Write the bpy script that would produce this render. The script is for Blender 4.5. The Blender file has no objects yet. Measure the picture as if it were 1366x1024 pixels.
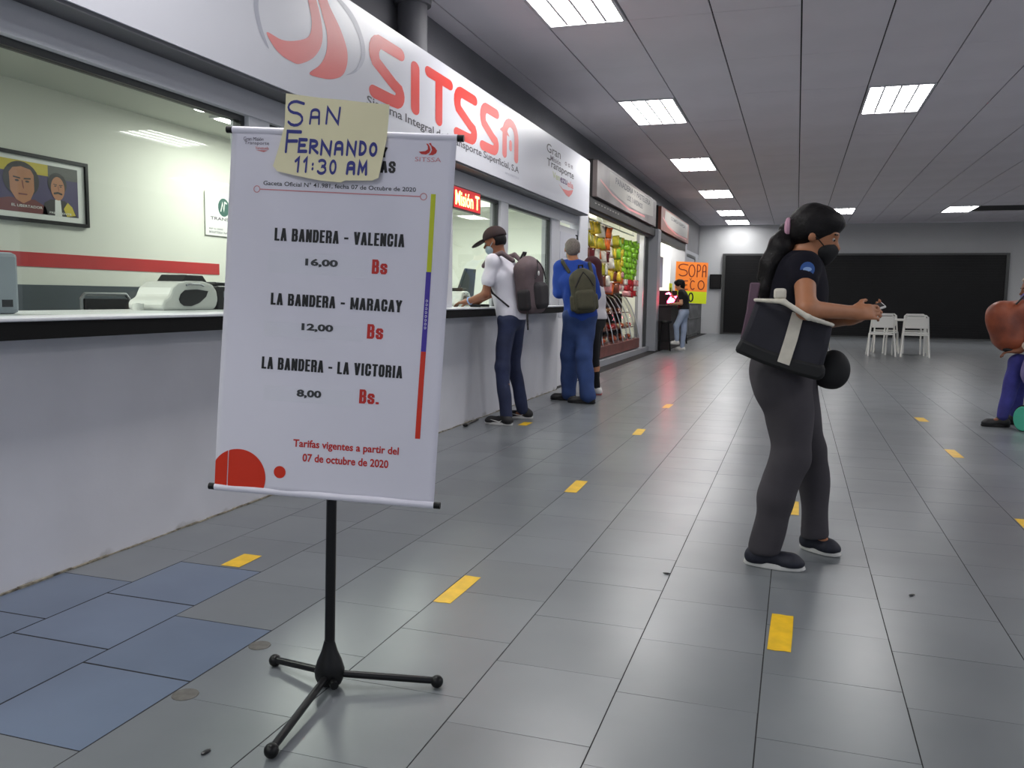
import bpy, bmesh, math, random
import numpy as np
from mathutils import Vector, Matrix
random.seed(7)
PI = math.pi
SC = bpy.context.scene
COL = SC.collection

# ------------------------------------------------------------------ camera, light, exposure
cam_d = bpy.data.cameras.new('camera')
cam = bpy.data.objects.new('camera', cam_d)
COL.objects.link(cam)
SC.camera = cam
cam_d.sensor_fit = 'HORIZONTAL'
cam_d.sensor_width = 36.0
cam_d.lens = 1149.21 / 1366 * 36.0
cam_d.clip_start = 0.05
cam_d.clip_end = 200
_yaw, _pitch, _roll = math.radians(18.152), math.radians(5.787), math.radians(0.765)
_f = Vector((-math.sin(_yaw) * math.cos(_pitch), math.cos(_yaw) * math.cos(_pitch), -math.sin(_pitch)))
_r = Vector((math.cos(_yaw), math.sin(_yaw), 0))
_u = _r.cross(_f)
_r2 = math.cos(_roll) * _r + math.sin(_roll) * _u
_u2 = -math.sin(_roll) * _r + math.cos(_roll) * _u
cam.matrix_world = Matrix(((_r2.x, _u2.x, -_f.x, 0), (_r2.y, _u2.y, -_f.y, 0), (_r2.z, _u2.z, -_f.z, 1.15), (0, 0, 0, 1)))

world = bpy.data.worlds.new('world')
SC.world = world
world.use_nodes = True
world.node_tree.nodes['Background'].inputs[0].default_value = (0.55, 0.6, 0.7, 1)
world.node_tree.nodes['Background'].inputs[1].default_value = 0.7

SC.view_settings.view_transform = 'Standard'
SC.view_settings.look = 'None'
SC.view_settings.exposure = 0.22
SC.view_settings.gamma = 1.0
SC.view_settings.use_curve_mapping = False
HALL_LAMP = 18      # strength of the fluorescent ceiling panels
BOOTH_LAMP = 19.0
SHOP_LAMP = 200.0
SC.cycles.max_bounces = 8
SC.cycles.sample_clamp_indirect = 6
SC.cycles.transparent_max_bounces = 12

# ------------------------------------------------------------------ materials
def srgb(r, g, b):
    def c(v):
        v /= 255.0
        return v / 12.92 if v <= 0.04045 else ((v + 0.055) / 1.055) ** 2.4
    return (c(r), c(g), c(b), 1)

def mat(name, col, rough=0.6, metal=0.0, noise=0.0, nscale=8.0, bump=0.0, bscale=40.0, emit=0.0, coat=0.0, spec=0.5, col2=None, sheen=0.0):
    m = bpy.data.materials.new(name)
    m.use_nodes = True
    nt = m.node_tree
    b = nt.nodes['Principled BSDF']
    b.inputs['Base Color'].default_value = col
    b.inputs['Roughness'].default_value = rough
    b.inputs['Metallic'].default_value = metal
    b.inputs['Specular IOR Level'].default_value = spec
    b.inputs['Coat Weight'].default_value = coat
    b.inputs['Sheen Weight'].default_value = sheen
    tc = nt.nodes.new('ShaderNodeTexCoord')
    if noise > 0 or col2:
        n = nt.nodes.new('ShaderNodeTexNoise')
        n.inputs['Scale'].default_value = nscale
        n.inputs['Detail'].default_value = 5
        nt.links.new(tc.outputs['Object'], n.inputs['Vector'])
        r = nt.nodes.new('ShaderNodeValToRGB')
        r.color_ramp.elements[0].position = 0.35
        r.color_ramp.elements[1].position = 0.68
        if col2:
            c1, c2 = col, col2
        else:
            c1 = tuple(v * (1 - noise) for v in col[:3]) + (1,)
            c2 = tuple(min(1, v * (1 + noise)) for v in col[:3]) + (1,)
        r.color_ramp.elements[0].color = c1
        r.color_ramp.elements[1].color = c2
        nt.links.new(n.outputs['Fac'], r.inputs['Fac'])
        nt.links.new(r.outputs['Color'], b.inputs['Base Color'])
    if bump > 0:
        n2 = nt.nodes.new('ShaderNodeTexNoise')
        n2.inputs['Scale'].default_value = bscale
        n2.inputs['Detail'].default_value = 4
        nt.links.new(tc.outputs['Object'], n2.inputs['Vector'])
        bp = nt.nodes.new('ShaderNodeBump')
        bp.inputs['Strength'].default_value = bump
        bp.inputs['Distance'].default_value = 0.01
        nt.links.new(n2.outputs['Fac'], bp.inputs['Height'])
        nt.links.new(bp.outputs['Normal'], b.inputs['Normal'])
    if emit > 0:
        b.inputs['Emission Color'].default_value = col
        b.inputs['Emission Strength'].default_value = emit
        if emit > 4: m.cycles.emission_sampling = 'FRONT'
    return m

def glass_mat(name, tint=(0.93, 0.96, 0.95, 1), refl=0.9, rough=0.02):
    m = bpy.data.materials.new(name)
    m.use_nodes = True
    nt = m.node_tree
    nt.nodes.clear()
    out = nt.nodes.new('ShaderNodeOutputMaterial')
    tr = nt.nodes.new('ShaderNodeBsdfTransparent')
    tr.inputs[0].default_value = tint
    gl = nt.nodes.new('ShaderNodeBsdfGlossy')
    gl.inputs['Roughness'].default_value = rough
    gl.inputs[0].default_value = (refl, refl, refl, 1)
    fr = nt.nodes.new('ShaderNodeFresnel')
    fr.inputs['IOR'].default_value = 1.45
    mx = nt.nodes.new('ShaderNodeMixShader')
    geo = nt.nodes.new('ShaderNodeNewGeometry')
    bk = nt.nodes.new('ShaderNodeMath'); bk.operation = 'SUBTRACT'; bk.inputs[0].default_value = 1.0
    nt.links.new(geo.outputs['Backfacing'], bk.inputs[1])
    mu = nt.nodes.new('ShaderNodeMath'); mu.operation = 'MULTIPLY'
    nt.links.new(fr.outputs[0], mu.inputs[0]); nt.links.new(bk.outputs[0], mu.inputs[1])
    nt.links.new(mu.outputs[0], mx.inputs[0])
    nt.links.new(tr.outputs[0], mx.inputs[1])
    nt.links.new(gl.outputs[0], mx.inputs[2])
    nt.links.new(mx.outputs[0], out.inputs[0])
    return m

def floor_tile_mat(name, c1, c2, rough):
    m = mat(name, c1, rough=rough, col2=c2, nscale=1.3, spec=0.5)
    nt = m.node_tree
    b = nt.nodes['Principled BSDF']
    geo = nt.nodes.new('ShaderNodeNewGeometry')
    for l in list(nt.links):
        if l.from_node.type == 'TEX_COORD': nt.links.new(geo.outputs['Position'], l.to_socket)
    n = nt.nodes.new('ShaderNodeTexNoise')
    n.inputs['Scale'].default_value = 3.2
    n.inputs['Detail'].default_value = 3
    n.inputs['Roughness'].default_value = 0.5
    nt.links.new(geo.outputs['Position'], n.inputs['Vector'])
    mr = nt.nodes.new('ShaderNodeMapRange')
    mr.inputs['From Min'].default_value = 0.3
    mr.inputs['From Max'].default_value = 0.7
    mr.inputs['To Min'].default_value = rough - 0.003
    mr.inputs['To Max'].default_value = rough + 0.03
    nt.links.new(n.outputs['Fac'], mr.inputs['Value'])
    nt.links.new(mr.outputs[0], b.inputs['Roughness'])
    oi = nt.nodes.new('ShaderNodeObjectInfo')
    hs = nt.nodes.new('ShaderNodeHueSaturation')
    mr2 = nt.nodes.new('ShaderNodeMapRange')
    mr2.inputs['To Min'].default_value = 0.93
    mr2.inputs['To Max'].default_value = 1.07
    nt.links.new(oi.outputs['Random'], mr2.inputs['Value'])
    nt.links.new(mr2.outputs[0], hs.inputs['Value'])
    src = b.inputs['Base Color'].links[0].from_socket
    nt.links.new(src, hs.inputs['Color'])
    nt.links.new(hs.outputs[0], b.inputs['Base Color'])
    return m

def dirty_wall_mat(name, col, dirt, h=0.10):
    """painted wall whose foot is stained by mop water up to about h metres"""
    m = mat(name, col, rough=0.62, noise=0.04, nscale=2.5, bump=0.06, bscale=30)
    nt = m.node_tree
    b = nt.nodes['Principled BSDF']
    geo = nt.nodes.new('ShaderNodeNewGeometry')
    sep = nt.nodes.new('ShaderNodeSeparateXYZ')
    nt.links.new(geo.outputs['Position'], sep.inputs[0])
    n = nt.nodes.new('ShaderNodeTexNoise')
    n.inputs['Scale'].default_value = 6
    n.inputs['Detail'].default_value = 6
    nt.links.new(geo.outputs['Position'], n.inputs['Vector'])
    ma = nt.nodes.new('ShaderNodeMath'); ma.operation = 'MULTIPLY_ADD'
    ma.inputs[1].default_value = -0.22; ma.inputs[2].default_value = h + 0.05
    nt.links.new(n.outputs['Fac'], ma.inputs[0])
    su = nt.nodes.new('ShaderNodeMath'); su.operation = 'SUBTRACT'
    nt.links.new(ma.outputs[0], su.inputs[0])
    nt.links.new(sep.outputs['Z'], su.inputs[1])
    mr = nt.nodes.new('ShaderNodeMapRange')
    mr.inputs['From Min'].default_value = -0.02
    mr.inputs['From Max'].default_value = 0.05
    nt.links.new(su.outputs[0], mr.inputs['Value'])
    mx = nt.nodes.new('ShaderNodeMix'); mx.data_type = 'RGBA'
    nt.links.new(mr.outputs[0], mx.inputs['Factor'])
    nt.links.new(b.inputs['Base Color'].links[0].from_socket, mx.inputs[6])
    mx.inputs[7].default_value = dirt
    nt.links.new(mx.outputs[2], b.inputs['Base Color'])
    return m

M = {}
M['tile'] = floor_tile_mat('floor_tile_grey', srgb(104, 108, 112), srgb(116, 120, 123), 0.28)
M['tile_blue'] = floor_tile_mat('floor_tile_bluish', srgb(90, 101, 120), srgb(104, 117, 137), 0.28)
M['tile_warm'] = floor_tile_mat('floor_tile_warm_grey', srgb(112, 115, 111), srgb(120, 122, 117), 0.27)
M['grout'] = mat('dark_grout', srgb(30, 30, 32), 0.9, noise=0.3, nscale=30)
M['ceil'] = mat('ceiling_board', srgb(224, 219, 226), 0.85, noise=0.03, nscale=1.2)
M['ceil_gap'] = mat('ceiling_gap', srgb(50, 50, 52), 0.9)
M['booth_wall'] = dirty_wall_mat('booth_paint', srgb(202, 202, 208), srgb(112, 104, 90), 0.055)
M['greywall'] = mat('grey_wall_paint', srgb(150, 152, 158), 0.7, noise=0.04, nscale=1.5)
M['greydark'] = mat('dark_grey_paint', srgb(104, 104, 108), 0.7, noise=0.05, nscale=2)
M['endwall'] = mat('end_wall_paint', srgb(176, 178, 180), 0.7, noise=0.03, nscale=1)
M['inwall'] = mat('booth_inner_wall', srgb(214, 214, 204), 0.7, noise=0.02, nscale=2)
M['inwall_w'] = mat('white_inner_wall', srgb(236, 238, 228), 0.7)
M['white'] = mat('white_paint', srgb(212, 212, 216), 0.5)
M['whiteframe'] = mat('white_frame', srgb(196, 197, 202), 0.42)
M['signwhite'] = mat('sign_white_vinyl', srgb(203, 204, 212), 0.32, noise=0.02, nscale=0.8)
M['black'] = mat('black_plastic', srgb(9, 9, 10), 0.4, spec=0.3)
M['blackmatte'] = mat('black_matte', srgb(9, 9, 10), 0.7, spec=0.2)
M['blackmetal'] = mat('black_metal', srgb(24, 24, 26), 0.32, metal=0.4)
M['darkframe'] = mat('dark_frame', srgb(60, 62, 62), 0.4, metal=0.3)
M['steel'] = mat('steel', srgb(170, 172, 176), 0.28, metal=0.9)
M['red'] = mat('sign_red', srgb(206, 42, 32), 0.4)
M['red2'] = mat('sign_red_pale', srgb(214, 84, 80), 0.4)
M['red3'] = mat('sign_red_paler', srgb(216, 112, 110), 0.4)
M['pink'] = mat('sign_pink', srgb(208, 118, 118), 0.4)
M['greyarc'] = mat('sign_grey', srgb(160, 162, 176), 0.4)
M['signtext'] = mat('sign_text_grey', srgb(66, 64, 72), 0.5)
M['yellow_tape'] = mat('yellow_tape', srgb(232, 186, 24), 0.33, noise=0.12, nscale=14)
M['banner'] = mat('banner_vinyl', srgb(226, 223, 234), 0.34, noise=0.015, nscale=3)
M['ink'] = mat('black_ink', srgb(16, 15, 18), 0.5)
M['inkgrey'] = mat('grey_ink', srgb(92, 80, 96), 0.5)
M['inkred'] = mat('red_ink', srgb(196, 34, 26), 0.5)
M['bannerred'] = mat('banner_red', srgb(214, 46, 12), 0.4)
M['bannerpink'] = mat('banner_pink_line', srgb(206, 132, 138), 0.5)
M['lime'] = mat('lime_stripe', srgb(196, 204, 14), 0.45)
M['purple'] = mat('purple_stripe', srgb(66, 44, 160), 0.45)
M['paper'] = mat('yellowed_paper', srgb(240, 232, 192), 0.75, noise=0.03, nscale=6)
M['marker'] = mat('blue_marker', srgb(26, 34, 128), 0.5)
M['tapefilm'] = glass_mat('clear_tape', (0.985, 0.99, 0.985, 1), 1.0, 0.08)
M['glass'] = glass_mat('window_glass', (0.90, 0.93, 0.90, 1), 0.95, 0.01)
M['caseglass'] = glass_mat('case_glass', (0.92, 0.92, 0.90, 1), 1.0, 0.03)
M['stripe_red'] = mat('red_wall_stripe', srgb(176, 34, 36), 0.5, noise=0.05, nscale=4)
M['stripe_dark'] = mat('slate_wall_band', srgb(66, 74, 80), 0.5, noise=0.08, nscale=3)
M['lamp'] = mat('lamp_panel', (1, 0.985, 0.97, 1), 0.5, emit=HALL_LAMP)
M['boothlamp'] = mat('booth_lamp_panel', (0.98, 1, 0.96, 1), 0.5, emit=BOOTH_LAMP)
M['roundlamp'] = mat('round_lamp_panel', (0.98, 1, 0.98, 1), 0.5, emit=16)
M['shoplamp'] = mat('shop_lamp_tube', (1, 0.96, 0.88, 1), 0.5, emit=SHOP_LAMP)
M['counter_top'] = mat('counter_white_edge', srgb(206, 208, 212), 0.3)
M['counter_grey'] = mat('counter_laminate', srgb(120, 124, 128), 0.25)
M['shutter'] = mat('black_shutter', srgb(10, 11, 14), 0.5, noise=0.15, nscale=2, spec=0.25)
M['signbrown'] = mat('shop_sign_brown', srgb(88, 76, 76), 0.45, col2=srgb(132, 122, 120), nscale=1.2)
M['signcream'] = mat('shop_sign_cream', srgb(164, 160, 152), 0.45)
M['signorange'] = mat('shop_sign_orange', srgb(134, 74, 58), 0.45)
M['housing'] = mat('shutter_housing', srgb(44, 42, 42), 0.6)
M['led_case'] = mat('led_case', srgb(64, 10, 12), 0.35)
M['led_on'] = mat('led_letters', (1.0, 0.62, 0.16, 1), 0.5, emit=5)
M['led_red'] = mat('led_red', (1.0, 0.03, 0.09, 1), 0.5, emit=38)
M['led_dim'] = mat('led_red_dim', (1.0, 0.02, 0.03, 1), 0.5, emit=0.35)
M['led_white'] = mat('led_white', (1.0, 0.6, 0.6, 1), 0.5, emit=20)
M['orangecard'] = mat('fluorescent_orange_card', srgb(255, 140, 50), 0.6)
M['limecard'] = mat('fluorescent_lime_card', srgb(214, 232, 20), 0.6)
M['redmarker'] = mat('dark_red_marker', srgb(120, 30, 20), 0.6)
M['plastic_white'] = mat('white_plastic', srgb(222, 222, 218), 0.4)
M['dev_grey'] = mat('device_grey', srgb(132, 138, 148), 0.45)
M['dev_dark'] = mat('device_dark', srgb(30, 30, 32), 0.4)
M['maroonwood'] = mat('maroon_case_base', srgb(110, 58, 50), 0.45, noise=0.25, nscale=4)
# people
M['skin_tan'] = mat('skin_tan', srgb(168, 112, 78), 0.5, noise=0.05, nscale=20)
M['skin_brown'] = mat('skin_brown', srgb(132, 82, 56), 0.5, noise=0.05, nscale=20)
M['skin_light'] = mat('skin_light', srgb(190, 142, 110), 0.5, noise=0.05, nscale=20)
M['hair'] = mat('black_hair', srgb(13, 9, 10), 0.55, noise=0.3, nscale=40, bump=0.3, bscale=60, spec=0.25)
M['hair_grey'] = mat('grey_hair', srgb(112, 104, 98), 0.7, noise=0.25, nscale=90, bump=0.5, bscale=120)
M['navy'] = mat('navy_shirt', srgb(22, 21, 31), 0.9, noise=0.1, nscale=8, spec=0.2)
M['patch_blue'] = mat('blue_patch', srgb(44, 84, 150), 0.6)
M['patch_light'] = mat('pale_blue_patch', srgb(140, 170, 214), 0.6)
M['trouser_grey'] = mat('grey_trousers', srgb(68, 65, 69), 0.9, noise=0.1, nscale=6, spec=0.2)
M['shoe_navy'] = mat('navy_shoe', srgb(22, 24, 38), 0.7, noise=0.2, nscale=60)
M['sole_white'] = mat('white_sole', srgb(214, 212, 208), 0.5)
M['scrunchie'] = mat('pink_scrunchie', srgb(196, 150, 170), 0.8)
M['tote'] = mat('charcoal_tote', srgb(34, 33, 42), 0.8, noise=0.1, nscale=10)
M['toteblack'] = mat('black_tote_base', srgb(10, 10, 12), 0.7)
M['strap_white'] = mat('cream_strap', srgb(206, 200, 186), 0.8, noise=0.06, nscale=30)
M['tote_pink'] = mat('mauve_tote_side', srgb(96, 74, 88), 0.8)
M['mask_blue'] = mat('pale_blue_mask', srgb(150, 168, 180), 0.8)
M['mask_black'] = mat('black_mask', srgb(14, 14, 16), 0.8)
M['capmat'] = mat('maroon_black_cap', srgb(34, 16, 20), 0.8, noise=0.1, nscale=10)
M['tee_white'] = mat('white_tee', srgb(208, 206, 216), 0.85, bump=0.1, bscale=12)
M['jeans_dark'] = mat('dark_jeans', srgb(34, 42, 72), 0.85, noise=0.25, nscale=5, bump=0.1, bscale=100)
M['jeans_blue'] = mat('blue_jeans', srgb(42, 64, 112), 0.85, noise=0.2, nscale=5)
M['jeans_light'] = mat('light_jeans', srgb(152, 166, 190), 0.85, noise=0.1, nscale=5)
M['jeans_violet'] = mat('violet_blue_jeans', srgb(58, 58, 134), 0.85, noise=0.25, nscale=6)
M['pack_taupe'] = mat('taupe_backpack', srgb(88, 74, 78), 0.8, noise=0.1, nscale=12)
M['pack_dark'] = mat('dark_backpack_panel', srgb(34, 30, 34), 0.8)
M['pack_olive'] = mat('olive_backpack', srgb(68, 66, 50), 0.85, noise=0.12, nscale=12)
M['pack_brownolive'] = mat('brown_olive_panel', srgb(84, 68, 48), 0.85)
M['shoe_black'] = mat('black_shoe', srgb(20, 18, 20), 0.6)
M['shirt_blue'] = mat('royal_blue_shirt', srgb(24, 62, 148), 0.85, noise=0.08, nscale=7)
M['hood'] = mat('maroon_hood', srgb(64, 20, 28), 0.9)
M['tee_black'] = mat('black_tee', srgb(16, 15, 18), 0.9)
M['brownbag'] = mat('brown_leather_bag', srgb(146, 72, 42), 0.5, col2=srgb(96, 44, 30), nscale=5)
M['teal'] = mat('teal_bag', srgb(70, 178, 150), 0.7)
M['lilac'] = mat('lilac_fabric', srgb(128, 118, 164), 0.85)
M['cream'] = mat('cream_fabric', srgb(222, 206, 188), 0.85)
M['masklilac'] = mat('lilac_mask', srgb(110, 104, 160), 0.85)
M['greyhoodie'] = mat('pale_grey_top', srgb(190, 186, 190), 0.85)
M['eyewhite'] = mat('eye_white', srgb(170, 162, 152), 0.3)
M['eyedark'] = mat('eye_iris', srgb(30, 18, 12), 0.2)

# ------------------------------------------------------------------ object helpers
def link(o, parent=None):
    COL.objects.link(o)
    if parent is not None:
        o.parent = parent
    return o

def tag(o, label=None, cat=None, group=None, kind=None):
    if label: o['label'] = label
    if cat: o['category'] = cat
    if group: o['group'] = group
    if kind: o['kind'] = kind
    return o

def thing(name, label, cat, loc=(0, 0, 0), rotz=0.0, group=None):
    o = bpy.data.objects.new(name, None)
    o.empty_display_size = 0.1
    o.location = loc
    o.rotation_euler = (0, 0, rotz)
    link(o)
    return tag(o, label, cat, group)

class MB:
    """collects simple solids and links them as ONE mesh object"""
    def __init__(self):
        self.v = []; self.f = []
    def add(self, vs, fs):
        n = len(self.v)
        self.v += [tuple(p) for p in vs]
        self.f += [tuple(i + n for i in f) for f in fs]
        return self
    def box(self, x0, x1, y0, y1, z0, z1):
        v = [(x0, y0, z0), (x1, y0, z0), (x1, y1, z0), (x0, y1, z0), (x0, y0, z1), (x1, y0, z1), (x1, y1, z1), (x0, y1, z1)]
        return self.add(v, [(0, 3, 2, 1), (4, 5, 6, 7), (0, 1, 5, 4), (1, 2, 6, 5), (2, 3, 7, 6), (3, 0, 4, 7)])
    def tube(self, pts, r, seg=10, caps=True):
        pts = [Vector(p) for p in pts]
        rs = r if isinstance(r, (list, tuple)) else [r] * len(pts)
        rings = []
        ref = None
        for i, p in enumerate(pts):
            if i == 0: d = pts[1] - p
            elif i == len(pts) - 1: d = p - pts[i - 1]
            else: d = (pts[i + 1] - p).normalized() + (p - pts[i - 1]).normalized()
            d.normalize()
            if ref is None:
                ref = Vector((0, 0, 1)) if abs(d.z) < 0.9 else Vector((1, 0, 0))
            a = d.cross(ref).normalized(); b = d.cross(a).normalized()
            ref = a.cross(d).normalized()
            rings.append([p + rs[i] * (math.cos(2 * PI * k / seg) * a + math.sin(2 * PI * k / seg) * b) for k in range(seg)])
        vs = [q for ring in rings for q in ring]
        fs = []
        for i in range(len(pts) - 1):
            for k in range(seg):
                k2 = (k + 1) % seg
                fs.append((i * seg + k, i * seg + k2, (i + 1) * seg + k2, (i + 1) * seg + k))
        if caps:
            fs.append(tuple(range(seg))[::-1])
            fs.append(tuple((len(pts) - 1) * seg + k for k in range(seg)))
        return self.add(vs, fs)
    def lathe(self, prof, c=(0, 0, 0), seg=20):
        vs = []; fs = []
        for (r, z) in prof:
            for k in range(seg):
                a = 2 * PI * k / seg
                vs.append((c[0] + r * math.cos(a), c[1] + r * math.sin(a), c[2] + z))
        n = len(prof)
        for i in range(n - 1):
            for k in range(seg):
                k2 = (k + 1) % seg
                fs.append((i * seg + k, i * seg + k2, (i + 1) * seg + k2, (i + 1) * seg + k))
        fs.append(tuple(range(seg))[::-1]); fs.append(tuple((n - 1) * seg + k for k in range(seg)))
        return self.add(vs, fs)
    def ball(self, c, r, seg=14, rings=8, sc=(1, 1, 1)):
        prof = []
        vs = []; fs = []
        for i in range(1, rings):
            t = PI * i / rings
            for k in range(seg):
                a = 2 * PI * k / seg
                vs.append((c[0] + sc[0] * r * math.sin(t) * math.cos(a), c[1] + sc[1] * r * math.sin(t) * math.sin(a), c[2] - sc[2] * r * math.cos(t)))
        for i in range(rings - 2):
            for k in range(seg):
                k2 = (k + 1) % seg
                fs.append((i * seg + k, i * seg + k2, (i + 1) * seg + k2, (i + 1) * seg + k))
        b = len(vs); vs.append((c[0], c[1], c[2] - sc[2] * r)); vs.append((c[0], c[1], c[2] + sc[2] * r))
        for k in range(seg):
            k2 = (k + 1) % seg
            fs.append((b, k2, k)); fs.append((b + 1, (rings - 2) * seg + k, (rings - 2) * seg + k2))
        return self.add(vs, fs)
    def mesh(self, name):
        me = bpy.data.meshes.new(name)
        me.from_pydata(self.v, [], self.f)
        bm = bmesh.new(); bm.from_mesh(me)
        bmesh.ops.recalc_face_normals(bm, faces=bm.faces)
        bm.to_mesh(me); bm.free()
        return me
    def build(self, name, m, parent=None, smooth=False, bevel=0.0):
        me = self.mesh(name)
        me.materials.append(m)
        o = bpy.data.objects.new(name, me)
        link(o, parent)
        if bevel > 0:
            md = o.modifiers.new('bevel', 'BEVEL'); md.width = bevel; md.segments = 2; md.limit_method = 'ANGLE'
        if smooth:
            me.polygons.foreach_set('use_smooth', [True] * len(me.polygons))
            try: me.set_sharp_from_angle(angle=math.radians(40))
            except Exception: pass
        return o

def box(name, m, x0, x1, y0, y1, z0, z1, parent=None, bevel=0.0):
    return MB().box(x0, x1, y0, y1, z0, z1).build(name, m, parent, bevel=bevel)

def down_panel(name, m, x0, x1, y0, y1, z, parent):
    """a lamp's light-giving face, looking down"""
    return MB().add([(x0, y0, z), (x0, y1, z), (x1, y1, z), (x1, y0, z)], [(0, 1, 2, 3)]).build(name, m, parent)
def copy_tree(o, parent=None):
    c = o.copy(); COL.objects.link(c)
    if parent is not None: c.parent = parent
    for ch in list(o.children): copy_tree(ch, c)
    return c

# ------------------------------------------------------------------ flat print: fonts, strokes, outlines
_fontcache = {}
def text_raw(s, bold=0.0):
    key = (s, bold)
    if key in _fontcache: return _fontcache[key]
    cu = bpy.data.curves.new('t', 'FONT')
    cu.body = s; cu.size = 1.0; cu.offset = bold; cu.resolution_u = 3
    cu.align_x = 'LEFT'
    o = bpy.data.objects.new('t', cu)
    COL.objects.link(o)
    dg = bpy.context.evaluated_depsgraph_get()
    me = o.evaluated_get(dg).to_mesh()
    v = [tuple(p.co) for p in me.vertices]; f = [tuple(p.vertices) for p in me.polygons]
    o.evaluated_get(dg).to_mesh_clear()
    bpy.data.objects.remove(o); bpy.data.curves.remove(cu)
    _fontcache[key] = (v, f)
    return v, f

_B = {   # condensed block capitals: pen paths in a unit box
 'L': [[(0, 1), (0, 0), (1, 0)]], 'A': [[(0, 0), (0.42, 1), (0.58, 1), (1, 0)], [(0.2, 0.3), (0.8, 0.3)]],
 'B': [[(0, 0), (0, 1), (0.75, 1), (0.95, 0.9), (0.95, 0.62), (0.75, 0.52), (0, 0.52)], [(0.7, 0.52), (1, 0.42), (1, 0.1), (0.8, 0), (0, 0)]],
 'N': [[(0, 0), (0, 1)], [(0.05, 1), (0.95, 0)], [(1, 0), (1, 1)]], 'D': [[(0, 0), (0, 1), (0.7, 1), (1, 0.82), (1, 0.18), (0.7, 0), (0, 0)]],
 'E': [[(1, 1), (0, 1), (0, 0), (1, 0)], [(0, 0.52), (0.85, 0.52)]], 'R': [[(0, 0), (0, 1), (0.75, 1), (1, 0.88), (1, 0.6), (0.75, 0.48), (0, 0.48)], [(0.6, 0.48), (1, 0.38), (1, 0)]],
 'V': [[(0, 1), (0.45, 0), (0.55, 0), (1, 1)]], 'C': [[(1, 0.68), (1, 0.85), (0.75, 1), (0.25, 1), (0, 0.85), (0, 0.15), (0.25, 0), (0.75, 0), (1, 0.15), (1, 0.32)]],
 'I': [[(0.5, 0), (0.5, 1)]], 'M': [[(0, 0), (0, 1)], [(0.05, 1), (0.5, 0.1), (0.95, 1)], [(1, 1), (1, 0)]], 'Y': [[(0, 1), (0.5, 0.45), (0.5, 0)], [(1, 1), (0.5, 0.45)]],
 'T': [[(0, 1), (1, 1)], [(0.5, 1), (0.5, 0)]], 'O': [[(0.5, 1), (0.25, 1), (0, 0.85), (0, 0.15), (0.25, 0), (0.75, 0), (1, 0.15), (1, 0.85), (0.75, 1), (0.48, 1)]],
 'S': [[(1, 0.72), (1, 0.87), (0.75, 1), (0.25, 1), (0, 0.86), (0, 0.68), (1, 0.36), (1, 0.14), (0.75, 0), (0.25, 0), (0, 0.13), (0, 0.28)]],
 'F': [[(1, 1), (0, 1), (0, 0)], [(0, 0.52), (0.85, 0.52)]], 'P': [[(0, 0), (0, 1), (0.75, 1), (1, 0.88), (1, 0.6), (0.75, 0.48), (0, 0.48)]],
 '-': [[(0.1, 0.45), (0.9, 0.45)]], 's': [[(1, 0.55), (1, 0.62), (0.8, 0.7), (0.2, 0.7), (0, 0.6), (0, 0.47), (1, 0.27), (1, 0.1), (0.8, 0), (0.2, 0), (0, 0.1), (0, 0.18)]], '.': [[(0.3, 0.02), (0.7, 0.02)]],
}
def blockf(s, x0, x1, y0, y1, wt=0.30, asp=2.15):
    """condensed bold lettering; asp = y unit / x unit of the surface it is laid on"""
    adv = {'I': 0.5, ' ': 0.5, '-': 0.75, '.': 0.5, 'M': 1.3, 'L': 0.85, 'E': 0.85, 'F': 0.85, 'T': 0.95}
    tot = sum(adv.get(c, 1.0) for c in s) + 0.17 * (len(s) - 1)
    k = (x1 - x0) / tot
    w = wt * k / asp                      # pen width in y units
    vs = []; fs = []; x = x0
    for c in s:
        a = adv.get(c, 1.0) * k
        for st in _B.get(c, []):
            # in y-units space
            p = [((x + q[0] * (a - wt * k) + wt * k / 2) / asp, y0 + w / 2 + q[1] * (y1 - y0 - w)) for q in st]
            d0 = Vector(p[0]) - Vector(p[1]); d0.normalize(); d1 = Vector(p[-1]) - Vector(p[-2]); d1.normalize()
            if c not in 'O': p[0] = tuple(Vector(p[0]) + d0 * w / 2); p[-1] = tuple(Vector(p[-1]) + d1 * w / 2)
            v, f = stroke(p, w, False)
            n = len(vs); vs += [(q[0] * asp, q[1]) for q in v]; fs += [tuple(i + n for i in g) for g in f]
        x += a + 0.17 * k
    return vs, fs

def fit(v, x0, x1, y0, y1):
    a = np.array(v)
    mn = a.min(0); mx = a.max(0)
    sx = (x1 - x0) / max(1e-6, mx[0] - mn[0]); sy = (y1 - y0) / max(1e-6, mx[1] - mn[1])
    return [((p[0] - mn[0]) * sx + x0, (p[1] - mn[1]) * sy + y0) for p in v]

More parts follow.
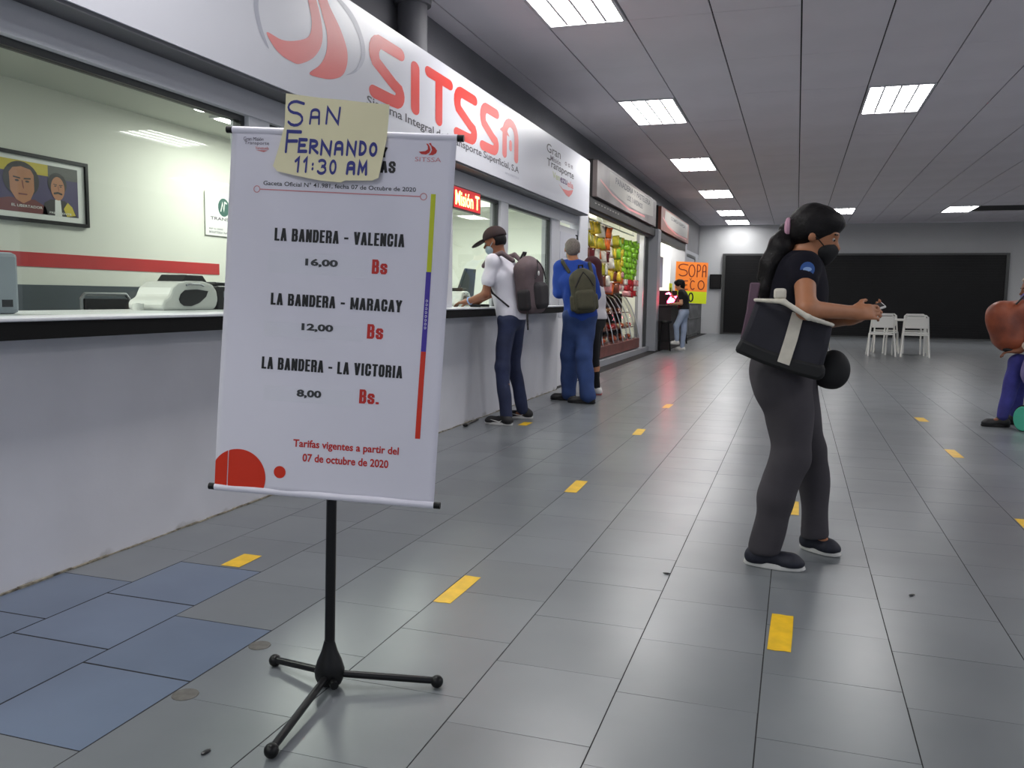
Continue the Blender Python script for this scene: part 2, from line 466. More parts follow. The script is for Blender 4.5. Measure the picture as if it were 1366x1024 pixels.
def stroke(points, w, cap=True):
    """flat ribbon of width w along a polyline, round ends"""
    P = [Vector((p[0], p[1])) for p in points]
    vs = []; fs = []
    n = len(P)
    L = []; R = []
    for i in range(n):
        if i == 0: d = (P[1] - P[0]).normalized(); k = 1
        elif i == n - 1: d = (P[-1] - P[-2]).normalized(); k = 1
        else:
            a = (P[i] - P[i - 1]).normalized(); b = (P[i + 1] - P[i]).normalized()
            d = (a + b)
            if d.length < 1e-4: d = a
            d.normalize()
            k = 1.0 / max(0.45, d.dot(a))
        nrm = Vector((-d.y, d.x)) * (w / 2 * k)
        L.append(P[i] + nrm); R.append(P[i] - nrm)
    vs = [tuple(p) for p in L] + [tuple(p) for p in R]
    for i in range(n - 1):
        fs.append((i, i + n, i + 1 + n, i + 1))
    if cap:
        for (c, d) in ((P[0], (P[0] - P[1]).normalized()), (P[-1], (P[-1] - P[-2]).normalized())):
            a0 = math.atan2(d.y, d.x) - PI / 2
            b = len(vs); vs.append(tuple(c))
            for k in range(9):
                a = a0 + PI * k / 8
                vs.append((c.x + w / 2 * math.cos(a), c.y + w / 2 * math.sin(a)))
            for k in range(8): fs.append((b, b + 1 + k, b + 2 + k))
    return vs, fs

def arc(cx, cy, rx, ry, a0, a1, n=8):
    return [(cx + rx * math.cos(math.radians(a0 + (a1 - a0) * i / n)), cy + ry * math.sin(math.radians(a0 + (a1 - a0) * i / n))) for i in range(n + 1)]

HAND = {   # hand-written capitals as pen strokes in a unit box
 'S': [[(0.95, 0.92)] + arc(0.5, 0.76, 0.42, 0.24, 60, 255) + arc(0.5, 0.26, 0.42, 0.26, 75, -150)],
 'A': [[(0.05, 0), (0.12, 0.75)] + arc(0.5, 0.75, 0.38, 0.22, 170, 10) + [(0.92, 0)], [(0.1, 0.42), (0.9, 0.45)]],
 'N': [[(0.08, 0), (0.12, 1), (0.85, 0.02), (0.92, 1.02)]],
 'F': [[(0.12, 0), (0.16, 1), (0.95, 1)], [(0.14, 0.52), (0.75, 0.54)]],
 'E': [[(0.92, 0.98), (0.14, 0.98), (0.1, 0), (0.95, 0.02)], [(0.12, 0.5), (0.75, 0.52)]],
 'R': [[(0.1, 0), (0.12, 1)] + arc(0.45, 0.75, 0.4, 0.24, 90, -90) + [(0.2, 0.5), (0.95, 0)]],
 'D': [[(0.1, 0), (0.12, 1)] + arc(0.3, 0.5, 0.62, 0.49, 80, -80) + [(0.1, 0)]],
 'O': [arc(0.5, 0.5, 0.42, 0.5, 90, 450, 16)],
 '0': [arc(0.5, 0.5, 0.4, 0.5, 90, 450, 16)],
 '1': [[(0.2, 0.75), (0.6, 1), (0.55, 0)]],
 '3': [arc(0.45, 0.76, 0.4, 0.23, 140, -80) + arc(0.45, 0.28, 0.45, 0.28, 80, -150)],
 'M': [[(0.05, 0), (0.12, 1), (0.5, 0.3), (0.88, 1), (0.95, 0)]],
 'P': [[(0.12, 0), (0.14, 1)] + arc(0.45, 0.72, 0.42, 0.27, 90, -90) + [(0.14, 0.45)]],
 'C': [arc(0.55, 0.5, 0.45, 0.5, 50, 310, 12)],
 'Y': [[(0.05, 1), (0.5, 0.5), (0.95, 1)], [(0.5, 0.5), (0.45, 0)]],
 ':': [[(0.45, 0.25), (0.5, 0.3)], [(0.45, 0.7), (0.5, 0.75)]],
}
def hand_text(word, boxes, w):
    """boxes: list of (x0,x1,y0,y1) per letter"""
    vs = []; fs = []
    for ch, (x0, x1, y0, y1) in zip(word, boxes):
        for st in HAND[ch]:
            p = [(x0 + q[0] * (x1 - x0), y0 + q[1] * (y1 - y0)) for q in st]
            a, b = stroke(p, w)
            n = len(vs); vs += a; fs += [tuple(i + n for i in f) for f in b]
    return vs, fs
def row(x0, x1, y0, y1, n, gap=0.2, slope=0.0):
    st = (x1 - x0) / (n - gap)
    return [(x0 + i * st, x0 + i * st + st * (1 - gap), y0 + slope * i, y1 + slope * i) for i in range(n)]

def stroke_an(points, w, k, cap=True):
    """pen stroke stretched k times along the first axis (wide letters)"""
    v, f = stroke([(p[0] / k, p[1]) for p in points], w, cap)
    return [(p[0] * k, p[1]) for p in v], f
def smoothf(pts, n=5):
    """closed outline rounded by a spline"""
    out = []; m = len(pts)
    for i in range(m):
        p0, p1, p2, p3 = [Vector(pts[(i + j) % m]) for j in (-1, 0, 1, 2)]
        for q in range(n):
            t = q / n
            v = 0.5 * ((2 * p1) + (p2 - p0) * t + (2 * p0 - 5 * p1 + 4 * p2 - p3) * t * t + (3 * p1 - p0 - 3 * p2 + p3) * t ** 3)
            out.append((v.x, v.y))
    return polyf(out)
def print_on(name, vf, m, mp, parent, label=None):
    """lay flat outline (v2d, faces) on a surface through mp(x,y)->xyz"""
    v, f = vf
    me = bpy.data.meshes.new(name)
    me.from_pydata([tuple(mp(p[0], p[1])) for p in v], [], f)
    me.materials.append(m)
    o = bpy.data.objects.new(name, me)
    link(o, parent)
    if label: o['label'] = label
    return o
def polyf(pts):
    return pts, [tuple(range(len(pts)))]
def textf(s, x0, x1, y0, y1, bold=0.0):
    v, f = text_raw(s, bold)
    return fit(v, x0, x1, y0, y1), f
def discf(cx, cy, r, n=28, r0=None):
    if r0 is None:
        return polyf([(cx + r * math.cos(2 * PI * k / n), cy + r * math.sin(2 * PI * k / n)) for k in range(n)])
    v = []; f = []
    for k in range(n):
        a = 2 * PI * k / n
        v += [(cx + r * math.cos(a), cy + r * math.sin(a)), (cx + r0 * math.cos(a), cy + r0 * math.sin(a))]
        j = (k + 1) % n
        f.append((2 * k, 2 * j, 2 * j + 1, 2 * k + 1))
    return v, f
def rectf(x0, x1, y0, y1): return polyf([(x0, y0), (x1, y0), (x1, y1), (x0, y1)])

# ------------------------------------------------------------------ organic solids: smooth union of primitives -> surface net
def V(*a): return np.array(a, dtype=np.float32)
def cap(p, q, r1, r2=None, k=0.02): return ('cap', V(*p), V(*q), r1, r1 if r2 is None else r2, k)
def ell(c, rad, F=None, U=None, k=0.02):
    """ellipsoid: radii along forward, left, up"""
    F = V(*(F if F is not None else (1, 0, 0))); F = F / np.linalg.norm(F)
    U = V(*(U if U is not None else (0, 0, 1)))
    L = np.cross(U, F); L = L / np.linalg.norm(L); U2 = np.cross(F, L)
    return ('ell', V(*c), V(*rad), np.stack([F, L, U2]), None, k)
def rbox(c, half, F=None, U=None, r=0.02, k=0.01):
    F = V(*(F if F is not None else (1, 0, 0))); F = F / np.linalg.norm(F)
    U = V(*(U if U is not None else (0, 0, 1)))
    L = np.cross(U, F); L = L / np.linalg.norm(L); U2 = np.cross(F, L)
    return ('box', V(*c), V(*half), np.stack([F, L, U2]), r, k)
def cut(p, n): return ('cut', V(*p), V(*n) / np.linalg.norm(V(*n)))   # keeps the side opposite to n

def _bb(pr):
    if pr[0] == 'cap':
        r = max(pr[3], pr[4]); return np.minimum(pr[1], pr[2]) - r, np.maximum(pr[1], pr[2]) + r
    if pr[0] in ('ell', 'box'):
        e = np.abs(pr[3].T) @ pr[2]; return pr[1] - e, pr[1] + e

def _ev(pr, X, Y, Z):
    if pr[0] == 'cap':
        a, b = pr[1], pr[2]; ba = b - a; l2 = float(ba @ ba) + 1e-9
        h = np.clip(((X - a[0]) * ba[0] + (Y - a[1]) * ba[1] + (Z - a[2]) * ba[2]) / l2, 0, 1)
        return np.sqrt((X - a[0] - ba[0] * h) ** 2 + (Y - a[1] - ba[1] * h) ** 2 + (Z - a[2] - ba[2] * h) ** 2) - (pr[3] + (pr[4] - pr[3]) * h)
    c, rad, R = pr[1], pr[2], pr[3]
    x, y, z = X - c[0], Y - c[1], Z - c[2]
    q = [R[i, 0] * x + R[i, 1] * y + R[i, 2] * z for i in range(3)]
    if pr[0] == 'ell':
        k0 = np.sqrt(sum((q[i] / rad[i]) ** 2 for i in range(3)))
        k1 = np.sqrt(sum((q[i] / rad[i] ** 2) ** 2 for i in range(3))) + 1e-6
        return k0 * (k0 - 1) / k1
    r = pr[4]
    d = [np.abs(q[i]) - (rad[i] - r) for i in range(3)]
    out = np.sqrt(sum(np.maximum(e, 0) ** 2 for e in d))
    return out + np.minimum(np.maximum(np.maximum(d[0], d[1]), d[2]), 0) - r

def sdf_mesh(name, prims, m, parent=None, vox=0.008, folds=0.0, ffreq=26.0, sub=(), label=None, sm=1):
    ps = [p for p in prims if p[0] != 'cut']; cuts = [p for p in prims if p[0] == 'cut']
    bbs = [_bb(p) for p in ps]
    lo = np.min([b[0] for b in bbs], 0) - 3 * vox; hi = np.max([b[1] for b in bbs], 0) + 3 * vox
    n = np.ceil((hi - lo) / vox).astype(int) + 1
    ax = [lo[i] + vox * np.arange(n[i], dtype=np.float32) for i in range(3)]
    G = np.full(tuple(n), 0.5, np.float32)
    def region(b, pad):
        s = []
        for i in range(3):
            a = max(0, int((b[0][i] - pad - lo[i]) / vox)); e = min(n[i], int((b[1][i] + pad - lo[i]) / vox) + 2)
            s.append(slice(a, e))
        g = np.meshgrid(ax[0][s[0]], ax[1][s[1]], ax[2][s[2]], indexing='ij', sparse=True)
        return tuple(s), g
    for p, b in zip(ps, bbs):
        k = p[-1]
        s, g = region(b, k + 3 * vox)
        d = _ev(p, *g); A = G[s]
        h = np.maximum(k - np.abs(A - d), 0) / k
        G[s] = np.minimum(A, d) - h * h * k * 0.25
    for p in sub:
        s, g = region(_bb(p), 3 * vox)
        G[s] = np.maximum(G[s], -_ev(p, *g))
    X, Y, Z = np.meshgrid(*ax, indexing='ij', sparse=True)
    if folds > 0:
        w = ffreq
        G += folds * (np.sin(w * (Z + 0.5 * X + 0.3 * Y)) * np.sin(0.6 * w * (X - 0.4 * Z) + 1.3) + 0.6 * np.sin(1.7 * w * (0.4 * Z - X + 0.8 * Y) + 0.5))
    for c in cuts:
        G = np.maximum(G, (X - c[1][0]) * c[2][0] + (Y - c[1][1]) * c[2][1] + (Z - c[1][2]) * c[2][2])
    ins = G < 0
    cx, cy, cz = n[0] - 1, n[1] - 1, n[2] - 1
    cnt = np.zeros((cx, cy, cz), np.int8)
    for i in (0, 1):
        for j in (0, 1):
            for k in (0, 1): cnt += ins[i:i + cx, j:j + cy, k:k + cz]
    act = (cnt > 0) & (cnt < 8)
    idx = np.full((cx, cy, cz), -1, np.int64)
    I, J, K = np.nonzero(act)
    idx[I, J, K] = np.arange(len(I))
    pos = np.zeros((len(I), 3), np.float32); num = np.zeros(len(I), np.float32)
    for a in range(3):
        o1, o2 = [q for q in range(3) if q != a]
        for u in (0, 1):
            for v in (0, 1):
                off = [0, 0, 0]; off[o1] = u; off[o2] = v
                v0 = G[I + off[0], J + off[1], K + off[2]]
                off2 = list(off); off2[a] = 1
                v1 = G[I + off2[0], J + off2[1], K + off2[2]]
                mk = (v0 < 0) != (v1 < 0)
                t = np.where(mk, v0 / (v0 - v1 + 1e-12), 0)
                add = np.zeros((len(I), 3), np.float32)
                add[:, o1] = u; add[:, o2] = v; add[:, a] = t
                pos += add * mk[:, None]; num += mk
    pos = pos / num[:, None]
    P = lo + vox * (np.stack([I, J, K], 1) + pos)
    quads = []
    for a in range(3):
        o1, o2 = (a + 1) % 3, (a + 2) % 3
        s0 = [slice(None)] * 3; s1 = [slice(None)] * 3
        s0[a] = slice(0, n[a] - 1); s1[a] = slice(1, n[a])
        A = ins[tuple(s0)]; B = ins[tuple(s1)]
        E = np.argwhere(A != B)
        E = E[(E[:, o1] > 0) & (E[:, o2] > 0) & (E[:, o1] < n[o1] - 1) & (E[:, o2] < n[o2] - 1)]
        if len(E) == 0: continue
        def g(d1, d2):
            Q = E.copy(); Q[:, o1] -= d1; Q[:, o2] -= d2
            return idx[Q[:, 0], Q[:, 1], Q[:, 2]]
        q = np.stack([g(1, 1), g(0, 1), g(0, 0), g(1, 0)], 1)
        fl = A[E[:, 0], E[:, 1], E[:, 2]]
        q[~fl] = q[~fl][:, ::-1]
        quads.append(q)
    F = np.concatenate(quads)
    F = F[(F >= 0).all(1)]
    # relax once or twice to take the grid out of the surface
    for _ in range(sm):
        acc = np.zeros_like(P); c2 = np.zeros(len(P), np.float32)
        for e in range(4):
            a, b = F[:, e], F[:, (e + 1) % 4]
            np.add.at(acc, a, P[b]); np.add.at(acc, b, P[a]); np.add.at(c2, a, 1); np.add.at(c2, b, 1)
        P = 0.5 * P + 0.5 * acc / np.maximum(c2, 1)[:, None]
    me = bpy.data.meshes.new(name)
    me.vertices.add(len(P)); me.vertices.foreach_set('co', P.astype(np.float32).ravel())
    me.loops.add(4 * len(F)); me.loops.foreach_set('vertex_index', F.astype(np.int32).ravel())
    me.polygons.add(len(F)); me.polygons.foreach_set('loop_start', (4 * np.arange(len(F))).astype(np.int32))
    me.polygons.foreach_set('use_smooth', np.ones(len(F), bool))
    me.update(calc_edges=True); me.validate()
    me.materials.append(m)
    o = bpy.data.objects.new(name, me)
    link(o, parent)
    if label: o['label'] = label
    return o

# ================================================================== THE SETTING
def struct(name, m, x0, x1, y0, y1, z0, z1, parent=None, bevel=0.0):
    o = box(name, m, x0, x1, y0, y1, z0, z1, parent, bevel)
    if parent is None: o['kind'] = 'structure'
    return o
YB = 29.7      # far end wall
YN = -3.0      # wall behind the camera
XR = 9.4       # right side of the hall
HC = 3.6       # hall ceiling

# floor: grout bed, individual tiles near, joined tiles far
floor = struct('floor', M['grout'], -3.4, XR, YN, YB + 0.2, -0.12, -0.0009)
TX, TY = 0.402, 0.42
joint = {-7: 2.28, -6: 2.145, -5: 2.04, -4: 1.951, -3: 2.214, -2: 2.073, -1: 1.988, 0: 2.27, 1: 2.168, 2: 2.05, 3: 2.23, 4: 2.12, 5: 2.3, 6: 2.0}
blue = {(-5, 2.04 - TY), (-5, 2.04), (-6, 2.145), (-6, 1.725), (-6, 2.565), (-7, 2.28), (-7, 1.86)}
warm = set()
cells = []
for k in range(-7, 24):
    xa = -0.053 + TX * k; xb = xa + TX
    j0 = joint.get(k, 2.0 + (k * 0.137) % TY)
    n0 = int((YN - j0) / TY) - 1
    for j in range(n0, 80):
        ya = j0 + TY * j
        if ya + TY < YN or ya > YB: continue
        cells.append((max(xa, -2.83), min(xb, XR), max(ya, YN), min(ya + TY, YB), k, j0 + TY * j))
def in_view(x, y):
    d = Vector((x, y, 0)) - Vector((0, 0, 1.15))
    w = d.dot(_f)
    if w < 0.5: return None
    px = 683 + 1149.21 * d.dot(_r2) / w; py = 512 - 1149.21 * d.dot(_u2) / w
    return (-90 < px < 1456 and py < 1130), w
near = []; far = []
for c in cells:
    iv = in_view((c[0] + c[1]) / 2, (c[2] + c[3]) / 2)
    if iv is not None and iv[0]: near.append((iv[1], c))
    else: far.append(c)
near.sort(key=lambda t: t[0])
far += [c for _, c in near[298:]]
near = [c for _, c in near[:298]]
G_ = 0.0019
rnd = random.Random(3)
tile_mesh_cache = {}
for c in near:
    is_blue = any(b[0] == c[4] and abs(b[1] - c[5]) < 0.01 for b in blue)
    w, l = c[1] - c[0] - 2 * G_ - (0.003 if is_blue else 0), c[3] - c[2] - 1.0 * G_ - (0.006 if is_blue else 0)
    key = (round(w, 3), round(l, 3))
    is_blue = any(b[0] == c[4] and abs(b[1] - c[5]) < 0.01 for b in blue)
    is_warm = any(b[0] == c[4] and abs(b[1] - c[5]) < 0.01 for b in warm)
    if key not in tile_mesh_cache:
        me = MB().box(-w / 2, w / 2, -l / 2, l / 2, -0.009, 0).mesh('floor_tile')
        me.materials.append(M['tile'])
        tile_mesh_cache[key] = me
    o = bpy.data.objects.new('floor_tile', tile_mesh_cache[key])
    link(o, floor)
    o.location = ((c[0] + c[1]) / 2, (c[2] + c[3]) / 2, 0.0 - (0.0005 if is_blue else 0.0) * rnd.random())
    o.rotation_euler = (rnd.gauss(0, 0.0004), rnd.gauss(0, 0.0004), rnd.gauss(0, 0.0012))
    if is_blue or is_warm:
        o.material_slots[0].link = 'OBJECT'
        o.material_slots[0].material = M['tile_blue'] if is_blue else M['tile_warm']
        o['label'] = 'bluish grey floor tile' if is_blue else 'warm grey floor tile'
fb = MB()
for c in far:
    fb.box(c[0] + G_, c[1] - G_, c[2], c[3], -0.009, 0.0)      # too far off for the cross joints to show
tag(fb.build('floor_tile_field', M['tile'], floor), kind='stuff')

# ceiling: dark slab, boards near enough to be told apart
ceiling = struct('ceiling', M['ceil_gap'], -3.4, XR, YN, YB + 0.2, HC + 0.03, HC + 0.12)
CX, CY = 0.732, 1.54
lamp_cells = set()
for k in (-3, 1, 5, 9):
    for j in (-9, -6, -3, 0, 3, 6, 9):
        lamp_cells.add((k, j))
lamp_cells.add((-3, 11))
for off in ((1, 3), (1, 6), (5, 3), (5, 6), (1, -3), (9, 0), (1, -9), (5, -9), (1, -6)): lamp_cells.discard(off)   # panels that are dark or absent
gap_cells = {(7, 9), (8, 9), (6, 9)}
cm = {}
far_c = MB(); cand = []
for k in range(-5, 14):
    xa = -0.07 + CX * k; xb = xa + CX
    if k == -5: xa = -3.4; xb = -0.07 + CX * (k + 1)
    if xa > XR: continue
    xb = min(xb, XR)
    for j in range(-10, 13):
        ya = 10.92 + CY * j; yb = min(ya + CY, YB)
        ya = max(ya, YN)
        if ya >= YB - 0.1 or yb <= YN: continue
        if (k, j) in lamp_cells or (k, j) in gap_cells: continue
        d = Vector(((xa + xb) / 2, (ya + yb) / 2, HC - 1.15)); w = d.dot(_f)
        vis = w > 1 and -80 < 683 + 1149 * d.dot(_r2) / w < 1450 and 512 - 1149 * d.dot(_u2) / w > -250
        cand.append((w if vis else 1e3, xa, xb, ya, yb))
cand.sort()
for i, (w, xa, xb, ya, yb) in enumerate(cand):
    g = 0.007; gy = 0.0025
    if w < 900 and i < 290:
        key = (round(xb - xa, 3), round(yb - ya, 3))
        if key not in cm:
            me = MB().box(-(xb - xa) / 2 + g, (xb - xa) / 2 - g, -(yb - ya) / 2 + gy, (yb - ya) / 2 - gy, 0, 0.02).mesh('ceiling_board')
            me.materials.append(M['ceil']); cm[key] = me
        o = bpy.data.objects.new('ceiling_board', cm[key]); link(o, ceiling)
        o.location = ((xa + xb) / 2, (ya + yb) / 2, HC + rnd.random() * 0.002)
    else:
        far_c.box(xa + g, xb - g, ya + gy, yb - gy, HC, HC + 0.02)
tag(far_c.build('ceiling_board_field', M['ceil'], ceiling), kind='stuff')

# lamps in the ceiling
LAB = {(-3, -3): 'near left fluorescent ceiling panel cut by the top of the photo',
       (-3, 0): 'left row ceiling lamp, second from the camera, with four glowing strips',
       (-3, 3): 'left row ceiling lamp, third from the camera',
       (-3, 6): 'left row ceiling lamp, fourth from the camera',
       (-3, 9): 'left row ceiling lamp, fifth from the camera near the end wall',
       (-3, 11): 'left row ceiling lamp closest to the end wall',
       (1, 0): 'large bright square ceiling lamp in the middle of the ceiling',
       (1, 9): 'far ceiling lamp above the walking woman, near the end wall',
       (5, 9): 'far right ceiling lamp beside the dark ceiling gap',
       (9, 9): 'ceiling lamp at the far right edge near the end wall'}
proto = None
for (k, j) in sorted(lamp_cells):
    xa = -0.07 + CX * k; ya = 10.92 + CY * j
    if ya < YN: continue
    lab = LAB.get((k, j), 'fluorescent ceiling lamp panel outside the picture')
    if proto is None:
        t = thing('ceiling_lamp', lab, 'ceiling lamp', (xa + CX / 2, ya + CY / 2, HC), 0, 'recessed fluorescent lamps of the hall ceiling')
        fr = MB()
        a, b = CX / 2 - 0.01, CY / 2 - 0.01
        fr.box(-a, a, -b, -b + 0.025, -0.012, 0.03).box(-a, a, b - 0.025, b, -0.012, 0.03)
        fr.box(-a, -a + 0.025, -b + 0.025, b - 0.025, -0.012, 0.03).box(a - 0.025, a, -b + 0.025, b - 0.025, -0.012, 0.03)
        fr.build('frame', M['white'], t)
        down_panel('diffuser', M['lamp'], -a + 0.02, a - 0.02, -b + 0.02, b - 0.02, 0.012, t)
        for q in range(3):
            x = -a + 2 * a * (q + 1) / 4
            box('louvre', M['white'], x - 0.012, x + 0.012, -b + 0.03, b - 0.03, -0.006, 0.010, t)
        proto = t
    else:
        t = copy_tree(proto); t.location = (xa + CX / 2, ya + CY / 2, HC); t['label'] = lab

# outer walls
struct('wall_back', M['endwall'], -3.4, XR, YB, YB + 0.2, 0, HC)
struct('wall_right', M['greywall'], XR, XR + 0.2, 14.0, YB + 0.2, 0, HC + 0.1)
# corridor wall above the booth and the shops
struct('wall_left_upper', M['greydark'], -3.4, -3.2, YN, YB, 2.62, HC)
# booth front
struct('wall_left', M['booth_wall'], -2.965, -2.815, YN, 10.36, 0, 0.985)
bb = MB()
rr = random.Random(5)
y = YN
while y < 10.34:
    st = 0.06 + 0.06 * rr.random()
    w_ = 0.004 + 0.008 * rr.random(); h_ = 0.003 + 0.007 * rr.random()
    bb.box(-2.815, -2.812 + w_, y, min(y + st, 10.35), 0.0, h_)
    y += st
tag(bb.build('baseboard_left', mat('dirty_caulk', srgb(150, 142, 124), 0.8, col2=srgb(70, 64, 54), nscale=25)), kind='structure')
struct('trim_1', M['whiteframe'], -2.99, -2.86, 10.2, 10.56, 0.0, 2.12)
struct('trim_2', M['whiteframe'], -2.99, -2.86, 11.56, 12.1, 0, 2.4)
struct('wall_left_header', M['whiteframe'], -2.99, -2.885, YN, 12.1, 2.13, 2.62)
struct('wall_booth_side', M['inwall_w'], -5.2, -2.99, 12.0, 12.12, 0, 2.62)
struct('wall_booth_back', M['inwall'], -5.4, -5.2, YN, 12.12, 0, 2.62)
struct('wall_booth_near', M['inwall'], -5.2, -2.99, YN - 0.1, YN, 0, 2.62)
struct('ceiling_booth', mat('booth_ceiling', srgb(196, 198, 188), 0.8), -5.4, -2.99, YN, 12.12, 2.6, 2.68)
struct('floor_booth', M['counter_grey'], -5.4, -2.965, YN, 12.12, -0.06, 0.0)
box_b = struct('trim_3', M['inwall_w'], -5.2, -2.99, 11.2, 12.0, 2.36, 2.6)      # beam at the far end of the booth
# gate between booth and hall
d1 = struct('door_1', M['white'], -2.93, -2.885, 10.57, 11.55, 0.01, 2.06)
box('door_panel', M['signwhite'], -2.885, -2.878, 10.66, 11.46, 0.9, 1.98, d1)
MB().tube([(-2.885, 11.47, 1.98), (-2.86, 11.47, 1.98), (-2.86, 11.47, 1.92)], 0.012).build('door_closer', M['black'], d1)
MB().tube([(-2.885, 10.63, 1.02), (-2.84, 10.63, 1.02), (-2.84, 10.72, 1.02)], 0.011).build('handle', M['steel'], d1)

# windows of the booth
def window(n, y0, y1, z0=1.05, z1=2.10, X=-2.9):
    w = MB().box(X - 0.03, X + 0.02, y0, y1, z1 - 0.03, z1 + 0.0)
    w.box(X - 0.03, X + 0.02, y0, y0 + 0.03, z0, z1 - 0.03).box(X - 0.03, X + 0.02, y1 - 0.03, y1, z0, z1 - 0.03)
    o = w.build('window_%d' % n, M['darkframe']); o['kind'] = 'structure'
    box('pane', M['glass'], X - 0.004, X + 0.004, y0 + 0.03, y1 - 0.03, z0, z1 - 0.03, o)
    return o
window(1, YN, 4.08)
window(2, 4.27, 6.62)
window(3, 6.99, 8.27)
window(4, 8.50, 10.19)
struct('trim_4', M['whiteframe'], -2.97, -2.85, 4.08, 4.27, 1.05, 2.13)
struct('trim_5', M['whiteframe'], -2.97, -2.85, 6.62, 6.99, 1.05, 2.13)
struct('trim_6', M['whiteframe'], -2.97, -2.85, 8.27, 8.50, 1.05, 2.13)
struct('trim_7', M['whiteframe'], -2.885, -2.84, YN, 10.56, 2.10, 2.145)

# continuous ticket counter
ct = thing('ticket_counter', 'long ticket counter with white edge and black front band under the booth windows', 'counter', (-3.1, 4.0, 0.985))
def lb(name, m, x0, x1, y0, y1, z0, z1, p, ox, oy, oz, bevel=0.0):
    return box(name, m, x0 - ox, x1 - ox, y0 - oy, y1 - oy, z0 - oz, z1 - oz, p, bevel)
lb('worktop', M['counter_top'], -3.62, -2.65, YN + 0.01, 10.36, 1.036, 1.05, ct, -3.1, 4.0, 0.985, 0.004)
lb('front_band', M['blackmatte'], -2.70, -2.655, YN + 0.01, 10.355, 0.97, 1.036, ct, -3.1, 4.0, 0.985)
lb('inner_board', M['counter_grey'], -3.60, -2.705, YN + 0.01, 10.355, 0.987, 1.036, ct, -3.1, 4.0, 0.985)
lb('support_panel', M['counter_grey'], -3.58, -3.54, YN + 0.01, 10.35, 0.0, 0.985, ct, -3.1, 4.0, 0.985)

# red stripe and slate band on the booth's back wall
tag(box('wall_stripe', M['stripe_red'], -5.2, -5.196, 0.5, 6.93, 1.318, 1.42), 'red horizontal stripe painted on the back wall of the ticket booth', 'wall stripe')
tag(box('wall_band', M['stripe_dark'], -5.2, -5.195, YN, 11.9, 0.60, 1.19), 'dark slate band painted low on the back wall of the ticket booth', 'wall band')

# lamps in the booth
for i, (x, y, lab) in enumerate([(-4.35, 6.75, 'square lamp in the booth ceiling seen left of the yellow note'), (-4.35, 2.6, 'square booth ceiling lamp above the framed portraits'), (-4.5, 9.6, 'square booth ceiling lamp seen above the capped man'), (-3.55, 10.7, 'square booth ceiling lamp near the booth door'), (-3.7, 0.0, 'booth ceiling lamp outside the picture')]):
    t = thing('booth_lamp', lab, 'ceiling lamp', (x, y, 2.6), 0, 'square lamps in the booth ceiling')
    MB().box(-0.32, 0.32, -0.62, 0.62, -0.02, 0).build('frame', M['white'], t)
    down_panel('diffuser', M['boothlamp'], -0.29, 0.29, -0.59, 0.59, -0.024, t)
t = thing('round_lamp', 'round glowing lamp in the booth ceiling at the upper left', 'ceiling lamp', (-4.30, 5.66, 2.57))
MB().lathe([(0.13, -0.03), (0.15, -0.02), (0.15, 0)]).build('frame', M['white'], t)
MB().lathe([(0.05, -0.045), (0.115, -0.04), (0.125, -0.03)]).build('diffuser', M['roundlamp'], t)

def words_on(name, s, x0, x1, y0, y1, bold, m, mp, parent):
    parts = [(w, text_raw(w, bold)) for w in s.split(' ')]
    ext = [(min(p[0] for p in t[0]), max(p[0] for p in t[0])) for _, t in parts]
    hi = max(p[1] for _, t in parts for p in t[0]); lo = min(p[1] for _, t in parts for p in t[0])
    tot = sum(e[1] - e[0] for e in ext) + 0.3 * (len(parts) - 1)
    kx = (x1 - x0) / tot; ky = (y1 - y0) / (hi - lo); x = x0
    for (w, t), e in zip(parts, ext):
        print_on(name, ([(x + (p[0] - e[0]) * kx, y0 + (p[1] - lo) * ky) for p in t[0]], t[1]), m, mp, parent)
        x += (e[1] - e[0] + 0.3) * kx
# ------------------------------------------------------------------ the big fascia sign
sg = thing('fascia_sign', 'long white sign board with red lettering above the ticket booth', 'sign', (-2.79, 5.0, 2.26))
def onsign(dx=0.0012): return lambda a, b: (-2.72 + dx + 2.79, a - 5.0, b - 2.26)
lb('board', M['signwhite'], -2.88, -2.72, YN + 0.02, 11.5, 2.262, 2.966, sg, -2.79, 5.0, 2.26)
lb('soffit', M['greydark'], -2.88, -2.73, YN + 0.02, 11.49, 2.245, 2.262, sg, -2.79, 5.0, 2.26)
lb('end_column', M['whiteframe'], -2.9, -2.74, 11.5, 11.62, 2.26, 2.966, sg, -2.79, 5.0, 2.26)
K_ = 1.7
def bigS(y0, y1):
    h = 0.085 / 2 * K_
    return stroke_an([(y1 - h, 2.828), (y0 + h + 0.11, 2.828)] + arc(y0 + h + 0.10, 2.745, 0.10, 0.083, 100, 225, 6) + [(y1 - h - 0.10, 2.60)] + arc(y1 - h - 0.09, 2.545, 0.09, 0.058, 40, -70, 6) + [(y1 - h - 0.14, 2.487), (y0 + h, 2.487)], 0.085, K_)
print_on('lettering_s', bigS(5.21, 5.75), M['red'], onsign(), sg)
print_on('lettering_i', stroke_an([(5.93, 2.80), (5.93, 2.51)], 0.088, K_), M['red'], onsign(), sg)
print_on('lettering_t', stroke_an([(6.17, 2.83), (6.59, 2.83)], 0.08, K_), M['red'], onsign(), sg)
print_on('lettering_t', stroke_an([(6.37, 2.82), (6.37, 2.51)], 0.082, K_), M['red'], onsign(0.0016), sg)
print_on('lettering_s', bigS(6.68, 7.22), M['red'], onsign(), sg)
print_on('lettering_s', bigS(7.29, 7.80), M['red2'], onsign(), sg)
print_on('lettering_a', stroke_an([(7.97, 2.51), (7.97, 2.70)] + arc(8.15, 2.70, 0.18, 0.125, 180, 0, 10) + [(8.33, 2.51)], 0.078, K_), M['red3'], onsign(), sg)
print_on('lettering_a', stroke_an([(8.15, 2.64), (8.15, 2.585)], 0.05, K_), M['red3'], onsign(), sg)
